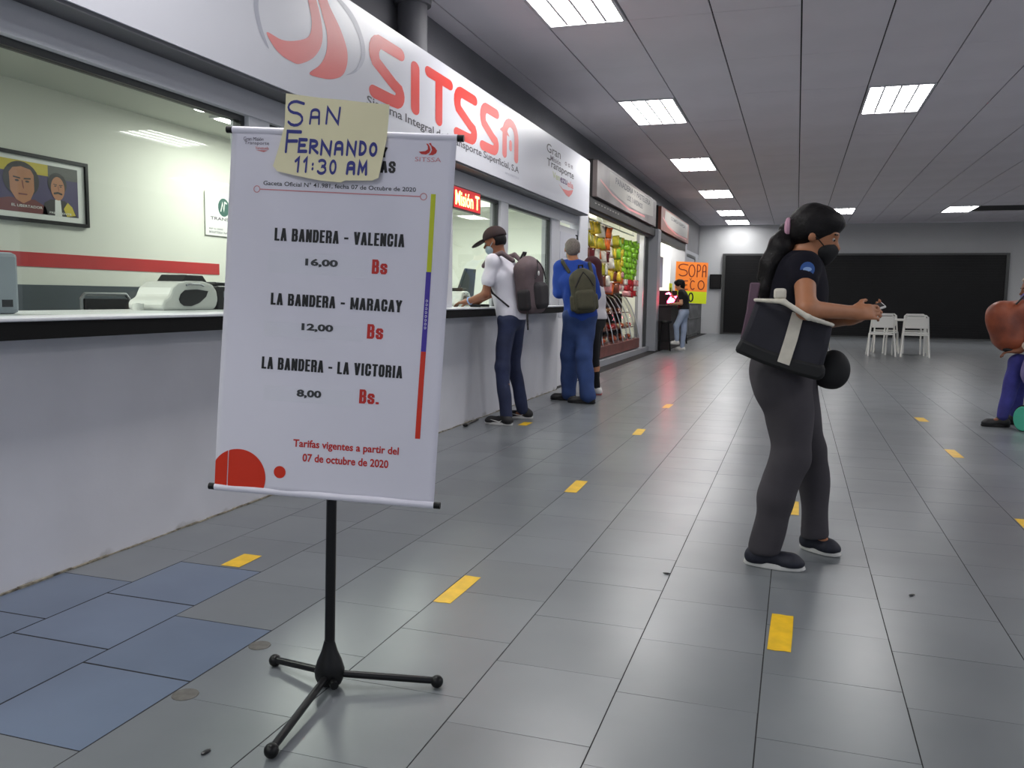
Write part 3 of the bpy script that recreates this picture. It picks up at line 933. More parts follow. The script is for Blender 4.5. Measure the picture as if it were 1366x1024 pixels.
words_on('subtitle_word', 'Sistema Integral de Transporte Superficial, S.A', 5.18, 8.42, 2.365, 2.445, 0.012, M['signtext'], onsign(), sg)
print_on('small_print', textf('RIF G-20007727-0', 8.0, 8.42, 2.325, 2.345), M['greyarc'], onsign(), sg)
# round emblem: two road blades and a grey crescent
print_on('emblem_blade', smoothf([(4.35, 2.93), (4.44, 2.86), (4.49, 2.77), (4.51, 2.69), (4.47, 2.61), (4.33, 2.55), (4.2, 2.52), (4.06, 2.52), (4.13, 2.46), (4.21, 2.435), (4.28, 2.43), (4.37, 2.435), (4.51, 2.5), (4.6, 2.58), (4.63, 2.66), (4.61, 2.76), (4.55, 2.86), (4.47, 2.93)]), M['red3'], onsign(), sg)
print_on('emblem_blade', smoothf([(4.50, 2.93), (4.58, 2.85), (4.64, 2.76), (4.68, 2.68), (4.67, 2.58), (4.6, 2.49), (4.48, 2.41), (4.61, 2.415), (4.74, 2.44), (4.86, 2.49), (4.92, 2.57), (4.92, 2.66), (4.84, 2.76), (4.72, 2.85), (4.63, 2.93)]), M['red2'], onsign(), sg)
print_on('emblem_crescent', smoothf([(4.70, 2.94), (4.86, 2.90), (5.0, 2.84), (5.08, 2.77), (5.105, 2.69), (5.06, 2.6), (4.98, 2.54), (4.9, 2.5), (5.03, 2.55), (5.13, 2.63), (5.16, 2.71), (5.13, 2.79), (5.03, 2.88), (4.88, 2.93)]), M['greyarc'], onsign(), sg)
print_on('emblem_crescent', smoothf([(4.3, 2.94), (4.1, 2.86), (3.98, 2.74), (3.95, 2.62), (4.0, 2.5), (4.08, 2.44), (4.02, 2.53), (3.99, 2.63), (4.02, 2.73), (4.12, 2.84)]), M['greyarc'], onsign(), sg)
# programme logo at the far end of the sign
print_on('logo_word', textf('Gran', 9.42, 10.02, 2.765, 2.862, 0.01), M['signtext'], onsign(), sg)
print_on('logo_word', textf('Misión', 9.58, 10.03, 2.69, 2.75, 0.01), M['inkgrey'], onsign(), sg)
print_on('logo_word', textf('Transporte', 9.44, 10.66, 2.59, 2.70, 0.01), M['signtext'], onsign(0.0016), sg)
print_on('logo_word', textf('Ven', 9.68, 10.0, 2.51, 2.585, 0.02), mat('olive_letters', srgb(188, 196, 150), 0.5), onsign(), sg)
print_on('logo_word', textf('ezu', 10.02, 10.34, 2.505, 2.565, 0.02), mat('plum_letters', srgb(96, 70, 110), 0.5), onsign(), sg)
print_on('logo_word', textf('ela', 10.36, 10.65, 2.495, 2.57, 0.02), M['pink'], onsign(), sg)
print_on('logo_swoosh', polyf([(9.95, 2.475), (10.15, 2.44), (10.4, 2.45), (10.64, 2.485), (10.58, 2.43), (10.44, 2.375), (10.3, 2.385)]), M['red3'], onsign(), sg)
print_on('logo_word', textf('o o n', 10.22, 10.6, 2.73, 2.775, 0.01), M['inkgrey'], onsign(), sg)

# round pipe rising behind the sign
t = thing('round_pipe', 'thick grey round pipe rising behind the white sign to the ceiling', 'pipe', (-3.06, 6.62, 2.62))
MB().lathe([(0.12, 0.0), (0.12, 0.86)], seg=24).build('shaft', M['greydark'], t, smooth=True)
MB().lathe([(0.15, 0.86), (0.155, 0.9), (0.155, 0.98)], seg=24).build('collar', M['greydark'], t, smooth=True)

# ------------------------------------------------------------------ shops beyond the booth
struct('column_1', M['greywall'], -3.4, -2.93, 19.02, 19.42, 0, 2.66)
struct('column_2', M['greywall'], -3.4, -3.0, 24.42, 24.75, 0, 2.7)
struct('column_3', M['greywall'], -3.4, -3.15, 12.12, 12.7, 0, 2.62)
struct('wall_left_far', M['greywall'], -3.4, -3.2, 24.75, YB, 0, 2.62)
# rooms of the two shops
struct('wall_bakery_back', M['inwall_w'], -6.2, -6.0, 12.12, 24.8, 0, 2.9)
struct('wall_bakery_left', M['inwall_w'], -6.0, -5.4, 12.0, 12.12, 0, 2.9)
struct('wall_shops_middle', M['inwall_w'], -6.0, -3.4, 19.1, 19.3, 0, 2.9)
struct('wall_snack_bar_end', M['inwall_w'], -6.0, -3.4, 24.7, 24.8, 0, 2.9)
struct('ceiling_shops', M['inwall_w'], -6.2, -3.4, 12.12, 24.8, 2.82, 2.92)
struct('floor_shops', M['counter_grey'], -6.2, -3.2, 12.12, 24.8, -0.06, 0.0)
for (x, y, w, lab) in ((-4.4, 14.2, 1.2, 'bright tube lamp in the bakery near its hanging snack bags'), (-4.4, 17.2, 1.2, 'bright tube lamp deep in the bakery near the grey column'), (-4.6, 22.0, 1.2, 'bright tube lamp in the snack bar behind the orange card'), (-3.9, 23.9, 0.8, 'added tube lamp brightening the front of the snack bar by the lilac sheet')):  # the last one is an added lamp that brightens the snack bar
    t = thing('tube_lamp', lab, 'ceiling lamp', (x, y, 2.8), 0, 'tube lamps in the shops')
    MB().box(-0.07, 0.07, -w / 2, w / 2, -0.03, 0.02).build('housing', M['white'], t)
    for dx in (-0.035, 0.035):
        MB().tube([(dx, -w / 2 + 0.02, -0.05), (dx, w / 2 - 0.02, -0.05)], 0.016, 8).build('tube', M['shoplamp'], t)

def shop_sign(name, label, y0, y1, z0, z1, style):
    t = thing(name, label, 'sign', (-3.07, (y0 + y1) / 2, z0))
    ox, oy, oz = -3.07, (y0 + y1) / 2, z0
    lb('board', M['signbrown'] if style == 1 else M['signorange'], -3.02, -2.95, y0, y1, z0, z1, t, ox, oy, oz)
    lb('side_box', M['housing'], -3.2, -3.02, y0, y1, z0 - 0.02, z1 + 0.02, t, ox, oy, oz)
    mp = lambda a, b: (-2.9488 - ox, a - oy, b - oz)
    mp2 = lambda a, b: (-2.9475 - ox, a - oy, b - oz)
    w = y1 - y0; h = z1 - z0
    if style == 1:
        pts = [(y0 + 0.16 * w, z0 + 0.92 * h), (y0 + 0.16 * w, z0 + 0.44 * h), (y0 + 0.3 * w, z0 + 0.30 * h), (y0 + 0.5 * w, z0 + 0.22 * h), (y0 + 0.72 * w, z0 + 0.24 * h), (y0 + 0.93 * w, z0 + 0.34 * h), (y0 + 0.93 * w, z0 + 0.92 * h)]
        print_on('cream_field', polyf(pts), M['signcream'], mp, t)
        print_on('lettering', textf('PANADERIA Y PASTELERIA', y0 + 0.24 * w, y0 + 0.86 * w, z0 + 0.66 * h, z0 + 0.86 * h, 0.02), M['signtext'], mp2, t)
        print_on('lettering', textf('LOS 3 ANDINOS', y0 + 0.42 * w, y0 + 0.70 * w, z0 + 0.38 * h, z0 + 0.56 * h, 0.02), M['signtext'], mp2, t)
        print_on('swoosh', stroke([(y0 + 0.04 * w, z0 + 0.5 * h), (y0 + 0.2 * w, z0 + 0.28 * h), (y0 + 0.45 * w, z0 + 0.12 * h), (y0 + 0.75 * w, z0 + 0.16 * h)], 0.035), M['pink'], mp2, t)
    else:
        pts = [(y0 + 0.12 * w, z0 + 0.93 * h), (y0 + 0.1 * w, z0 + 0.45 * h), (y0 + 0.3 * w, z0 + 0.28 * h), (y0 + 0.6 * w, z0 + 0.2 * h), (y0 + 0.95 * w, z0 + 0.25 * h), (y0 + 0.95 * w, z0 + 0.93 * h)]
        print_on('cream_field', polyf(pts), M['signcream'], mp, t)
        print_on('lettering', textf('COMIDA RAPIDA', y0 + 0.3 * w, y0 + 0.85 * w, z0 + 0.66 * h, z0 + 0.82 * h, 0.02), M['signtext'], mp2, t)
        print_on('swoosh', stroke([(y0 + 0.05 * w, z0 + 0.55 * h), (y0 + 0.2 * w, z0 + 0.3 * h), (y0 + 0.5 * w, z0 + 0.14 * h), (y0 + 0.9 * w, z0 + 0.16 * h)], 0.05), M['pink'], mp2, t)
    return t
shop_sign('shop_sign', 'grey brown bakery sign with cream field and dark lettering above the snack bags', 13.0, 18.75, 2.68, 3.22, 1)
shop_sign('shop_sign', 'orange and cream shop sign above the bar with the leaning woman', 19.5, 24.6, 2.68, 3.2, 2)
t = thing('shutter_box', 'dark rolled-up shutter box under the bakery sign', 'shutter box', (-3.1, 15.8, 2.5))
lb('box', M['housing'], -3.18, -3.0, 12.7, 19.0, 2.5, 2.655, t, -3.1, 15.8, 2.5)
lb('bottom_rail', M['greydark'], -3.14, -3.06, 12.7, 19.0, 2.46, 2.5, t, -3.1, 15.8, 2.5)
for i in range(9):
    lb('vent_slot', M['signcream'], -3.0, -2.996, 13.1 + 0.22 * i, 13.2 + 0.22 * i, 2.585, 2.6, t, -3.1, 15.8, 2.5)
t = thing('shutter_box', 'dark rolled-up shutter box under the orange and cream sign', 'shutter box', (-3.1, 22, 2.5))
lb('box', M['housing'], -3.18, -3.0, 19.42, 24.42, 2.5, 2.655, t, -3.1, 22, 2.5)
struct('trim_8', M['whiteframe'], -3.19, -3.10, 18.2, 18.32, 0.0, 2.46)
struct('trim_9', M['greywall'], -3.2, -3.07, 12.7, 19.0, 0.0, 0.1)
struct('trim_10', M['darkframe'], -3.19, -3.13, 18.6, 18.98, 0.1, 2.46)

# end wall: wide black roller shutter
sh = struct('door_2', M['shutter'], -2.31, 5.95, YB - 0.10, YB - 0.02, 0, 2.6)
sl = MB()
for i in range(33):
    z = 0.02 + i * 0.078
    sl.box(-2.29, 5.93, YB - 0.118, YB - 0.10, z + 0.012, z + 0.07)
tag(sl.build('shutter_slats', M['shutter'], sh), kind='stuff')
fr = MB().box(-2.40, -2.31, YB - 0.13, YB, 0, 2.66).box(5.95, 6.04, YB - 0.13, YB, 0, 2.66).box(-2.31, 5.95, YB - 0.13, YB, 2.6, 2.66)
fr.build('shutter_frame', M['darkframe'], sh)
box('bottom_rail', M['darkframe'], -2.29, 5.93, YB - 0.135, YB - 0.1, 0.0, 0.045, sh)
t = thing('wall_cabinet', 'small square black box mounted on the end wall left of the shutter', 'box', (-2.62, YB, 1.75))
lb('case', M['blackmatte'], -2.80, -2.43, YB - 0.10, YB, 1.5, 1.98, t, -2.62, YB, 1.75, 0.01)
lb('door', M['black'], -2.77, -2.46, YB - 0.112, YB - 0.10, 1.53, 1.95, t, -2.62, YB, 1.75)

# ================================================================== THINGS IN THE HALL
# ---- fare banner on its tripod
st = thing('banner_stand', 'black tripod stand with a round hub and three legs holding up the white fare banner', 'stand', (-1.259, 2.153, 0))
def rel(p, o): return (p[0] - o[0], p[1] - o[1], p[2] - o[2])
so = (-1.259, 2.153, 0)
MB().tube([(0, 0, 0.09), (0.018, 0.0, 0.86)], 0.0150, 16).build('pole', M['blackmetal'], st, smooth=True)
MB().tube([(0.018, 0.0, 0.84), (0.034, 0.0, 1.60)], 0.0115, 16).build('upper_pole', M['blackmetal'], st, smooth=True)
MB().lathe([(0.02, 0.008), (0.034, 0.012), (0.042, 0.03), (0.044, 0.052), (0.036, 0.08), (0.024, 0.108), (0.0165, 0.135), (0.0155, 0.14)], seg=24).build('hub', M['black'], st, smooth=True)
MB().tube([(0.03, -0.035, 0.03), (0.045, -0.05, 0.03)], 0.012, 12).build('knob', M['black'], st, smooth=True)
for p in ((-1.193, 1.756), (-1.488, 2.217), (-0.959, 2.252)):
    d = Vector((p[0] - so[0], p[1] - so[1], 0)); L = d.length; d.normalize()
    lg = MB().tube([(d.x * 0.03, d.y * 0.03, 0.04), (d.x * (L - 0.01), d.y * (L - 0.01), 0.022)], 0.0105, 12).build('leg', M['blackmetal'], st, smooth=True)
    MB().ball((d.x * L, d.y * L, 0.019), 0.019).build('foot_cap', M['black'], lg, smooth=True)
MB().tube([(0.034, 0.0, 1.575), (0.036, -0.022, 1.575)], 0.009, 10).build('hook', M['black'], st)

TL = Vector((-1.510, 2.084, 1.601)); TRp = Vector((-0.887, 2.204, 1.572)); BL = Vector((-1.563, 2.042, 0.597)); BR = Vector((-0.934, 2.164, 0.570))
bn_o = Vector((-1.22, 2.12, 0.58))
bu = (TRp - TL).normalized(); bn = Vector((bu.y, -bu.x, 0)).normalized()
def bmap(dx=0.0):
    def f(a, b):      # a: 0 left..1 right, b: 0 bottom..1 top
        p = BL.lerp(BR, a).lerp(TL.lerp(TRp, a), b)
        wv = 0.0035 * math.sin(b * 9 + a * 3) * math.sin(a * 5 + 0.7) + 0.006 * math.sin(PI * a) * (0.3 - b) * 0.5 + 0.0016 * math.sin(23 * a + 4 * b)
        p = p + bn * (wv + dx) - bn_o
        return (p.x, p.y, p.z)
    return f
def sub_grid(v, f, step=0.05):
    """cut flat outlines so that they can follow the cloth"""
    me = bpy.data.meshes.new('g'); me.from_pydata([(p[0], p[1], 0) for p in v], [], f)
    bm = bmesh.new(); bm.from_mesh(me)
    xs = [p[0] for p in v]; ys = [p[1] for p in v]
    a = math.ceil(min(xs) / step) * step
    while a < max(xs):
        bmesh.ops.bisect_plane(bm, geom=bm.verts[:] + bm.edges[:] + bm.faces[:], plane_co=(a, 0, 0), plane_no=(1, 0, 0)); a += step
    a = math.ceil(min(ys) / step) * step
    while a < max(ys):
        bmesh.ops.bisect_plane(bm, geom=bm.verts[:] + bm.edges[:] + bm.faces[:], plane_co=(0, a, 0), plane_no=(0, 1, 0)); a += step
    bm.verts.index_update()
    V_ = [(q.co.x, q.co.y) for q in bm.verts]; F_ = [tuple(q.index for q in fc.verts) for fc in bm.faces]
    bm.free(); bpy.data.meshes.remove(me)
    return V_, F_
ban = thing('fare_banner', 'white hanging fare banner listing three routes with prices, on a black tripod', 'banner', tuple(bn_o))
NX_, NY_ = 36, 60
mpb = bmap()
gv = [mpb(i / NX_, j / NY_) for j in range(NY_ + 1) for i in range(NX_ + 1)]
gf = [(j * (NX_ + 1) + i, j * (NX_ + 1) + i + 1, (j + 1) * (NX_ + 1) + i + 1, (j + 1) * (NX_ + 1) + i) for j in range(NY_) for i in range(NX_)]
o = MB().add(gv, gf).build('sheet', M['banner'], ban, smooth=True)
md = o.modifiers.new('thick', 'SOLIDIFY'); md.thickness = 0.0008; md.offset = -1
for (a, b, nm) in ((TL, TRp, 'top_rod'), (BL, BR, 'bottom_rod')):
    d = (b - a).normalized()
    rd = MB().tube([tuple(a - bn_o - bn * 0.004), tuple(b - bn_o - bn * 0.004)], 0.0105, 14).build(nm, M['banner'], ban, smooth=True)
    for (c, s) in ((a, -1), (b, 1)):
        MB().tube([tuple(c - bn_o - bn * 0.004), tuple(c + d * s * 0.018 - bn_o - bn * 0.004)], 0.0095, 14).build('end_cap', M['black'], rd, smooth=True)
# banner print: pixel positions of the photograph turned into fractions of the sheet
def bt(name, s, x0, x1, y0, y1, m, bold=0.0, lift=0.0009):
    v, f = sub_grid(*textf(s, x0, x1, y0, y1, bold))
    return print_on(name, (v, f), m, bmap(lift), ban)
def bp_(name, vf, m, lift=0.0009, step=0.05):
    v, f = sub_grid(*vf, step=step)
    return print_on(name, (v, f), m, bmap(lift), ban)
for (s_, y0, y1, x0, x1) in (('LA BANDERA - VALENCIA', 0.703, 0.738, 0.22, 0.799), ('LA BANDERA - MARACAY', 0.526, 0.559, 0.215, 0.805), ('LA BANDERA - LA VICTORIA', 0.346, 0.380, 0.188, 0.827)):
    bp_('route_name', blockf(s_, x0, x1, y0, y1, 0.42), M['ink'])
for (s_, y0, y1, x0, x1) in (('16,00', 0.636, 0.659, 0.363, 0.511), ('12,00', 0.457, 0.480, 0.361, 0.507), ('8,00', 0.271, 0.295, 0.357, 0.469)):
    bt('price', s_, x0, x1, y0, y1, M['ink'], 0.042, 0.0012)
bp_('currency', blockf('Bs', 0.661, 0.730, 0.627, 0.666, 0.42), M['inkred'])
bp_('currency', blockf('Bs', 0.658, 0.730, 0.449, 0.489, 0.42), M['inkred'])
bp_('currency', blockf('Bs.', 0.642, 0.731, 0.269, 0.308, 0.42), M['inkred'])
bt('validity_line', 'Tarifas vigentes a partir del', 0.356, 0.833, 0.127, 0.155, M['inkred'], 0.024)
bt('validity_line', '07 de octubre de 2020', 0.401, 0.789, 0.093, 0.116, M['inkred'], 0.024)
bt('gazette_line', 'Gaceta Oficial N° 41.981, fecha 07 de Octubre de 2020', 0.157, 0.836, 0.851, 0.865, M['ink'], 0.006)
bp_('title', blockf('LISTA DE TARIFAS', 0.255, 0.742, 0.900, 0.931, 0.40), M['ink'])
bp_('title', blockf('TRANSPORTE Y', 0.32, 0.702, 0.941, 0.968, 0.40), M['ink'])
bp_('rule', rectf(0.143, 0.857, 0.8395, 0.8425), M['bannerpink'])
for cx in (0.128, 0.871):
    v, f = discf(0, 0, 1.0, 24, 0.78)
    bp_('rule_ring', ([(cx + p[0] * 0.0155, 0.841 + p[1] * 0.0098) for p in v], f), M['bannerpink'], 0.0011)
bp_('side_stripe', rectf(0.903, 0.924, 0.64, 0.849), M['lime'])
bp_('side_stripe', rectf(0.901, 0.923, 0.423, 0.64), M['purple'])
bp_('side_stripe', rectf(0.901, 0.923, 0.183, 0.423), M['bannerred'])
for i in range(8):
    v, f = stroke(arc(0, 0, 0.0045, 0.0028, 200, 520, 8), 0.0018, False)
    print_on('stripe_star', ([(0.912 + p[0], 0.488 + i * 0.0105 + p[1]) for p in v], f), M['banner'], bmap(0.0016), ban)
R_ = 0.0806
def clipcirc(x0, x1, y0):
    pts = []
    for i in range(96):
        a = 2 * PI * i / 96
        pts.append((min(x1, max(x0, 0.109 + R_ * 1.585 * math.cos(a))), max(y0, 0.034 + R_ * math.sin(a))))
    out = []
    for p in pts:
        if not out or (abs(p[0] - out[-1][0]) + abs(p[1] - out[-1][1])) > 1e-6: out.append(p)
    return polyf(out)
bp_('corner_circle', clipcirc(0.0005, 0.0585, 0.003), M['bannerred'])
bp_('corner_circle', clipcirc(0.0625, 0.5, 0.003), M['bannerred'])
bp_('corner_dot', polyf([(0.302 + 0.0275 * math.cos(2 * PI * i / 28), 0.0585 + 0.0174 * math.sin(2 * PI * i / 28)) for i in range(28)]), M['bannerred'])
# emblem and name at the top right, programme logo at the top left
bp_('emblem', polyf([(0.868, 0.982), (0.876, 0.975), (0.877, 0.967), (0.866, 0.962), (0.838, 0.960), (0.85, 0.954), (0.87, 0.953), (0.884, 0.958), (0.889, 0.966), (0.884, 0.975), (0.876, 0.982)]), M['inkred'])
bp_('emblem', polyf([(0.879, 0.983), (0.891, 0.975), (0.895, 0.966), (0.89, 0.958), (0.881, 0.952), (0.9, 0.952), (0.914, 0.957), (0.918, 0.964), (0.908, 0.972), (0.893, 0.978), (0.889, 0.984)]), M['inkred'])
bt('emblem_name', 'SITSSA', 0.824, 0.938, 0.934, 0.946, M['bannerpink'], 0.0)
bt('logo_word', 'Gran Misión', 0.053, 0.145, 0.972, 0.982, M['inkgrey'], 0.0)
bt('logo_word', 'Transporte', 0.058, 0.172, 0.959, 0.971, M['inkgrey'], 0.0)
bt('logo_word', 'Venezuela', 0.11, 0.172, 0.949, 0.957, M['pink'], 0.01)
bp_('logo_swoosh', polyf([(0.112, 0.947), (0.168, 0.947), (0.15, 0.942)]), M['pink'])
for (x0, x1, y0, y1) in ((0.193, 0.645, 0.615, 0.672), (0.19, 0.643, 0.439, 0.479), (0.205, 0.615, 0.2585, 0.30)):
    v, f = sub_grid(*rectf(x0, x1, y0, y1))
    print_on('price_tape', (v, f), M['tapefilm'], bmap(0.0019), ban, 'clear tape strip over the price')


# ---- handwritten note taped over the banner's top edge
nt_ = thing('paper_note', 'yellowed handwritten paper note reading SAN FERNANDO stuck over the top of the banner', 'note', (-1.25, 2.1, 1.5))
no = Vector((-1.25, 2.1, 1.5))
def nmap(dx):
    base = bmap(0.0)
    def f(a, b):
        p = BL.lerp(BR, a).lerp(TL.lerp(TRp, a), b)
        # paper: rides over the rod, its lower edge curls off the banner
        off = 0.013 + 0.004 * math.sin(3 * a + 8 * b) + 0.05 * max(0, 0.93 - b) * (0.6 + 0.8 * abs(a - 0.45)) + 0.02 * max(0, 1.02 - b) * (a - 0.45)
        p = p + bn * (off + dx) - no
        return (p.x, p.y, p.z)
    return f
outl = [(0.225, 0.890), (0.33, 0.878), (0.42, 0.870), (0.513, 0.867), (0.530, 0.873), (0.649, 0.876), (0.676, 0.884), (0.686, 0.93), (0.699, 0.99), (0.701, 1.04), (0.701, 1.08), (0.60, 1.083), (0.5, 1.088), (0.40, 1.091), (0.243, 1.10), (0.246, 1.013), (0.226, 0.955), (0.205, 0.904)]
v, f = sub_grid(*polyf(outl), step=0.02)
o = print_on('paper', (v, f), M['paper'], nmap(0), nt_)
md = o.modifiers.new('s', 'SOLIDIFY'); md.thickness = 0.0006; md.offset = -1
def letters(word, boxes, w):
    v, f = hand_text(word, boxes, w)
    # widths are in sheet fractions: x is squeezed because the sheet is narrower than high
    v, f = sub_grid(v, f, 0.02)
    print_on('handwriting', (v, f), M['marker'], nmap(0.0008), nt_)
letters('SAN', [(0.252, 0.33, 1.015, 1.079), (0.356, 0.402, 1.022, 1.06), (0.425, 0.492, 1.024, 1.065)], 0.008)
letters('FERNANDO', [(0.25, 0.325, 0.944, 0.998), (0.312, 0.352, 0.946, 0.978), (0.362, 0.402, 0.944, 0.976), (0.412, 0.462, 0.941, 0.974), (0.475, 0.512, 0.943, 0.975), (0.527, 0.57, 0.943, 0.976), (0.583, 0.613, 0.945, 0.977), (0.628, 0.66, 0.944, 0.974)], 0.0095)
letters('11:30', [(0.298, 0.334, 0.892, 0.928), (0.338, 0.366, 0.892, 0.928), (0.375, 0.392, 0.893, 0.92), (0.405, 0.445, 0.889, 0.925), (0.458, 0.488, 0.891, 0.924)], 0.008)
letters('AM', [(0.535, 0.57, 0.893, 0.922), (0.585, 0.622, 0.893, 0.922)], 0.0105)


# ---- yellow floor tapes
def tape(x0, x1, y0, y1, rot, label):
    t = thing('floor_tape', label, 'floor tape', ((x0 + x1) / 2, (y0 + y1) / 2, 0.0008), rot, 'yellow tape marks on the floor')
    w, l = (x1 - x0) / 2, (y1 - y0) / 2
    r2 = random.Random(int(abs(x0 * 1000)))
    pts = [(-w, -l), (-w * 0.3, -l * (1.02)), (w * 0.5, -l * 0.985), (w, -l), (w * 1.03, 0), (w, l), (w * 0.4, l * 0.985), (-w * 0.4, l * 1.01), (-w, l), (-w * 1.02, 0)]
    MB().add([(a, b, 0.0006) for a, b in pts] + [(a, b, 0) for a, b in pts], [tuple(range(10))] + [(i, i + 10, (i + 1) % 10 + 10, (i + 1) % 10) for i in range(10)]).build('strip', M['yellow_tape'], t)
    return t
tape(-2.275, -2.185, 3.00, 3.17, 0.02, 'short yellow floor tape left of the banner pole near the dirty wall')
tape(-1.255, -1.185, 2.91, 3.235, -0.01, 'long yellow floor tape with a glossy end, just right of the banner')
tape(-1.27, -1.195, 4.88, 5.22, 0.03, 'yellow floor tape further up the row behind the banner')
tape(-1.285, -1.21, 7.18, 7.53, 0.04, 'small far yellow floor tape near the red floor reflection')
tape(-1.31, -1.235, 9.1, 9.45, 0.0, 'faint distant yellow floor tape beyond the old man')
tape(-0.04, 0.035, 2.88, 3.225, -0.02, 'large upright yellow floor tape below the walking woman')
tape(-0.01, 0.06, 4.80, 5.13, 0.0, 'yellow floor tape behind the legs of the walking woman')
tape(1.17, 1.26, 9.09, 9.40, 0.05, 'yellow floor tape in front of the white chairs')
tape(1.155, 1.23, 7.06, 7.43, 0.03, 'orange yellow floor tape at the right near the seated woman')
tape(1.16, 1.235, 4.84, 5.15, 0.0, 'yellow floor tape cut by the right edge of the photo')
tape(-2.34, -2.26, 7.32, 7.52, 0.0, 'yellow floor tape at the feet of the man in the white tee')
# ---- round grey floor marks and crumbs
for i, (x, y, r) in enumerate(((-1.625, 2.335, 0.036), (-1.62, 1.965, 0.038))):
    t = thing('floor_patch', ('upper' if i == 0 else 'lower') + ' round grey cement patch on the joint left of the tripod', 'floor patch', (x, y, 0))
    MB().lathe([(r, 0.0), (r * 0.97, 0.002)], seg=20).build('patch', mat('cement_patch', srgb(92, 90, 86), 0.9, noise=0.2, nscale=40), t)
t = thing('cable_end', 'black cable end lying on the floor against the counter wall', 'cable', (-2.79, 7.1, 0))
MB().tube([(0.02, 0.35, 0.008), (0.03, 0.2, 0.008), (0.05, 0.0, 0.01)], 0.006, 8).build('cord', M['black'], t)
MB().ball((0.055, -0.06, 0.016), 0.02, sc=(1.2, 2.0, 0.7)).build('plug', M['black'], t, smooth=True)

for i, (x, y, lab) in enumerate(((-0.47, 3.55, 'dark crumb lying on a floor joint right of the long yellow tape'), (0.48, 3.62, 'tiny dark scrap on the floor right of the upright yellow tape'), (-1.36, 1.72, 'thin dark sliver on the floor left of the tripod foot'))):
    t = thing('floor_crumb', lab, 'crumb', (x, y, 0), 0.7 * i)
    MB().ball((0, 0, 0.004), 0.009, 8, 5, sc=(1.8, 0.8, 0.4)).build('crumb', M['dev_dark'], t)
# ---- things behind the booth glass
t = thing('ticket_machine', 'grey ticket machine standing on the counter at the left edge of the photo', 'machine', (-3.25, 2.55, 1.05))
MB().box(-0.15, 0.15, -0.28, 0.26, 0.0, 0.255).build('body', M['dev_grey'], t, bevel=0.02)
box('port', M['black'], 0.148, 0.153, 0.17, 0.22, 0.03, 0.06, t)
box('slot', M['dev_dark'], 0.149, 0.153, -0.2, 0.05, 0.12, 0.14, t)

def receipt_printer(name, label, loc, rz, s=1.0, dark=True):
    t = thing(name, label, 'printer', loc, rz)
    # rounded shell in side view, extruded along x
    prof = [(-0.24, 0.0), (-0.25, 0.03), (-0.235, 0.055), (-0.19, 0.075), (-0.16, 0.125), (-0.11, 0.155), (-0.02, 0.165), (0.10, 0.165), (0.18, 0.15), (0.22, 0.11), (0.23, 0.06), (0.215, 0.02), (0.19, 0.0)]
    n = len(prof)
    vs = [(-0.12 * s, a * s, b * s) for a, b in prof] + [(0.12 * s, a * s, b * s) for a, b in prof]
    fs = [tuple(range(n)), tuple(range(2 * n - 1, n - 1, -1))] + [(i, (i + 1) % n, (i + 1) % n + n, i + n) for i in range(n)]
    MB().add(vs, fs).build('shell', M['plastic_white'], t, bevel=0.015 * s)
    pr2 = [(-0.12, 0.06), (-0.105, 0.09), (-0.07, 0.112), (0.03, 0.118), (0.13, 0.108), (0.11, 0.075), (0.05, 0.04), (-0.02, 0.022), (-0.08, 0.024), (-0.11, 0.04)]
    n = len(pr2)
    vs = [(0.1215 * s, a * s, b * s) for a, b in pr2] + [(0.125 * s, a * s, b * s) for a, b in pr2]
    fs = [tuple(range(n)), tuple(range(2 * n - 1, n - 1, -1))] + [(i, (i + 1) % n, (i + 1) % n + n, i + n) for i in range(n)]
    MB().add(vs, fs).build('paper_hatch', M['dev_dark'], t)
    MB().tube([(0.124 * s, -0.06 * s, 0.14 * s), (0.13 * s, -0.03 * s, 0.146 * s), (0.13 * s, 0.06 * s, 0.146 * s), (0.124 * s, 0.09 * s, 0.138 * s)], 0.006 * s, 8).build('latch', M['steel'], t)
    MB().add([(-0.09 * s, -0.06 * s, 0.15 * s), (0.09 * s, -0.06 * s, 0.15 * s), (0.09 * s, 0.19 * s, 0.14 * s), (-0.09 * s, 0.19 * s, 0.14 * s), (-0.09 * s, -0.01 * s, 0.20 * s), (0.09 * s, -0.01 * s, 0.20 * s), (0.09 * s, 0.13 * s, 0.20 * s), (-0.09 * s, 0.13 * s, 0.20 * s)], [(0, 3, 2, 1), (4, 5, 6, 7), (0, 1, 5, 4), (1, 2, 6, 5), (2, 3, 7, 6), (3, 0, 4, 7)]).build('feed_lid', M['dev_dark'], t, bevel=0.006)
    return t
receipt_printer('receipt_printer', 'white rounded receipt printer with dark oval hatch behind the glass, left of the banner', (-3.40, 4.13, 1.05), 0)
receipt_printer('receipt_printer', 'white receipt printer behind the glass beside the capped man', (-3.25, 8.05, 1.05), 0.1, 0.9)
t = thing('card_reader', 'black boxy device behind the glass between white printer and banner', 'device', (-3.42, 4.56, 1.05))
MB().box(-0.1, 0.1, -0.15, 0.22, 0.0, 0.14).box(-0.07, 0.07, -0.13, 0.16, 0.14, 0.165).build('body', M['dev_dark'], t, bevel=0.008)
box('sticker', M['dev_grey'], 0.1, 0.102, -0.10, -0.05, 0.07, 0.11, t)
MB().tube([(0.09, 0.18, 0.03), (0.12, 0.21, 0.02), (0.12, 0.17, 0.012)], 0.006, 8).build('cable', M['steel'], t)
t = thing('paper_roll', 'small white paper roll on the counter left of the white printer', 'paper roll', (-3.40, 3.83, 1.05))
MB().lathe([(0.03, 0.0), (0.03, 0.035)], seg=18).build('roll', M['plastic_white'], t, smooth=True)
MB().lathe([(0.012, 0.0355), (0.012, 0.037)], seg=12).build('core', M['dev_grey'], t)
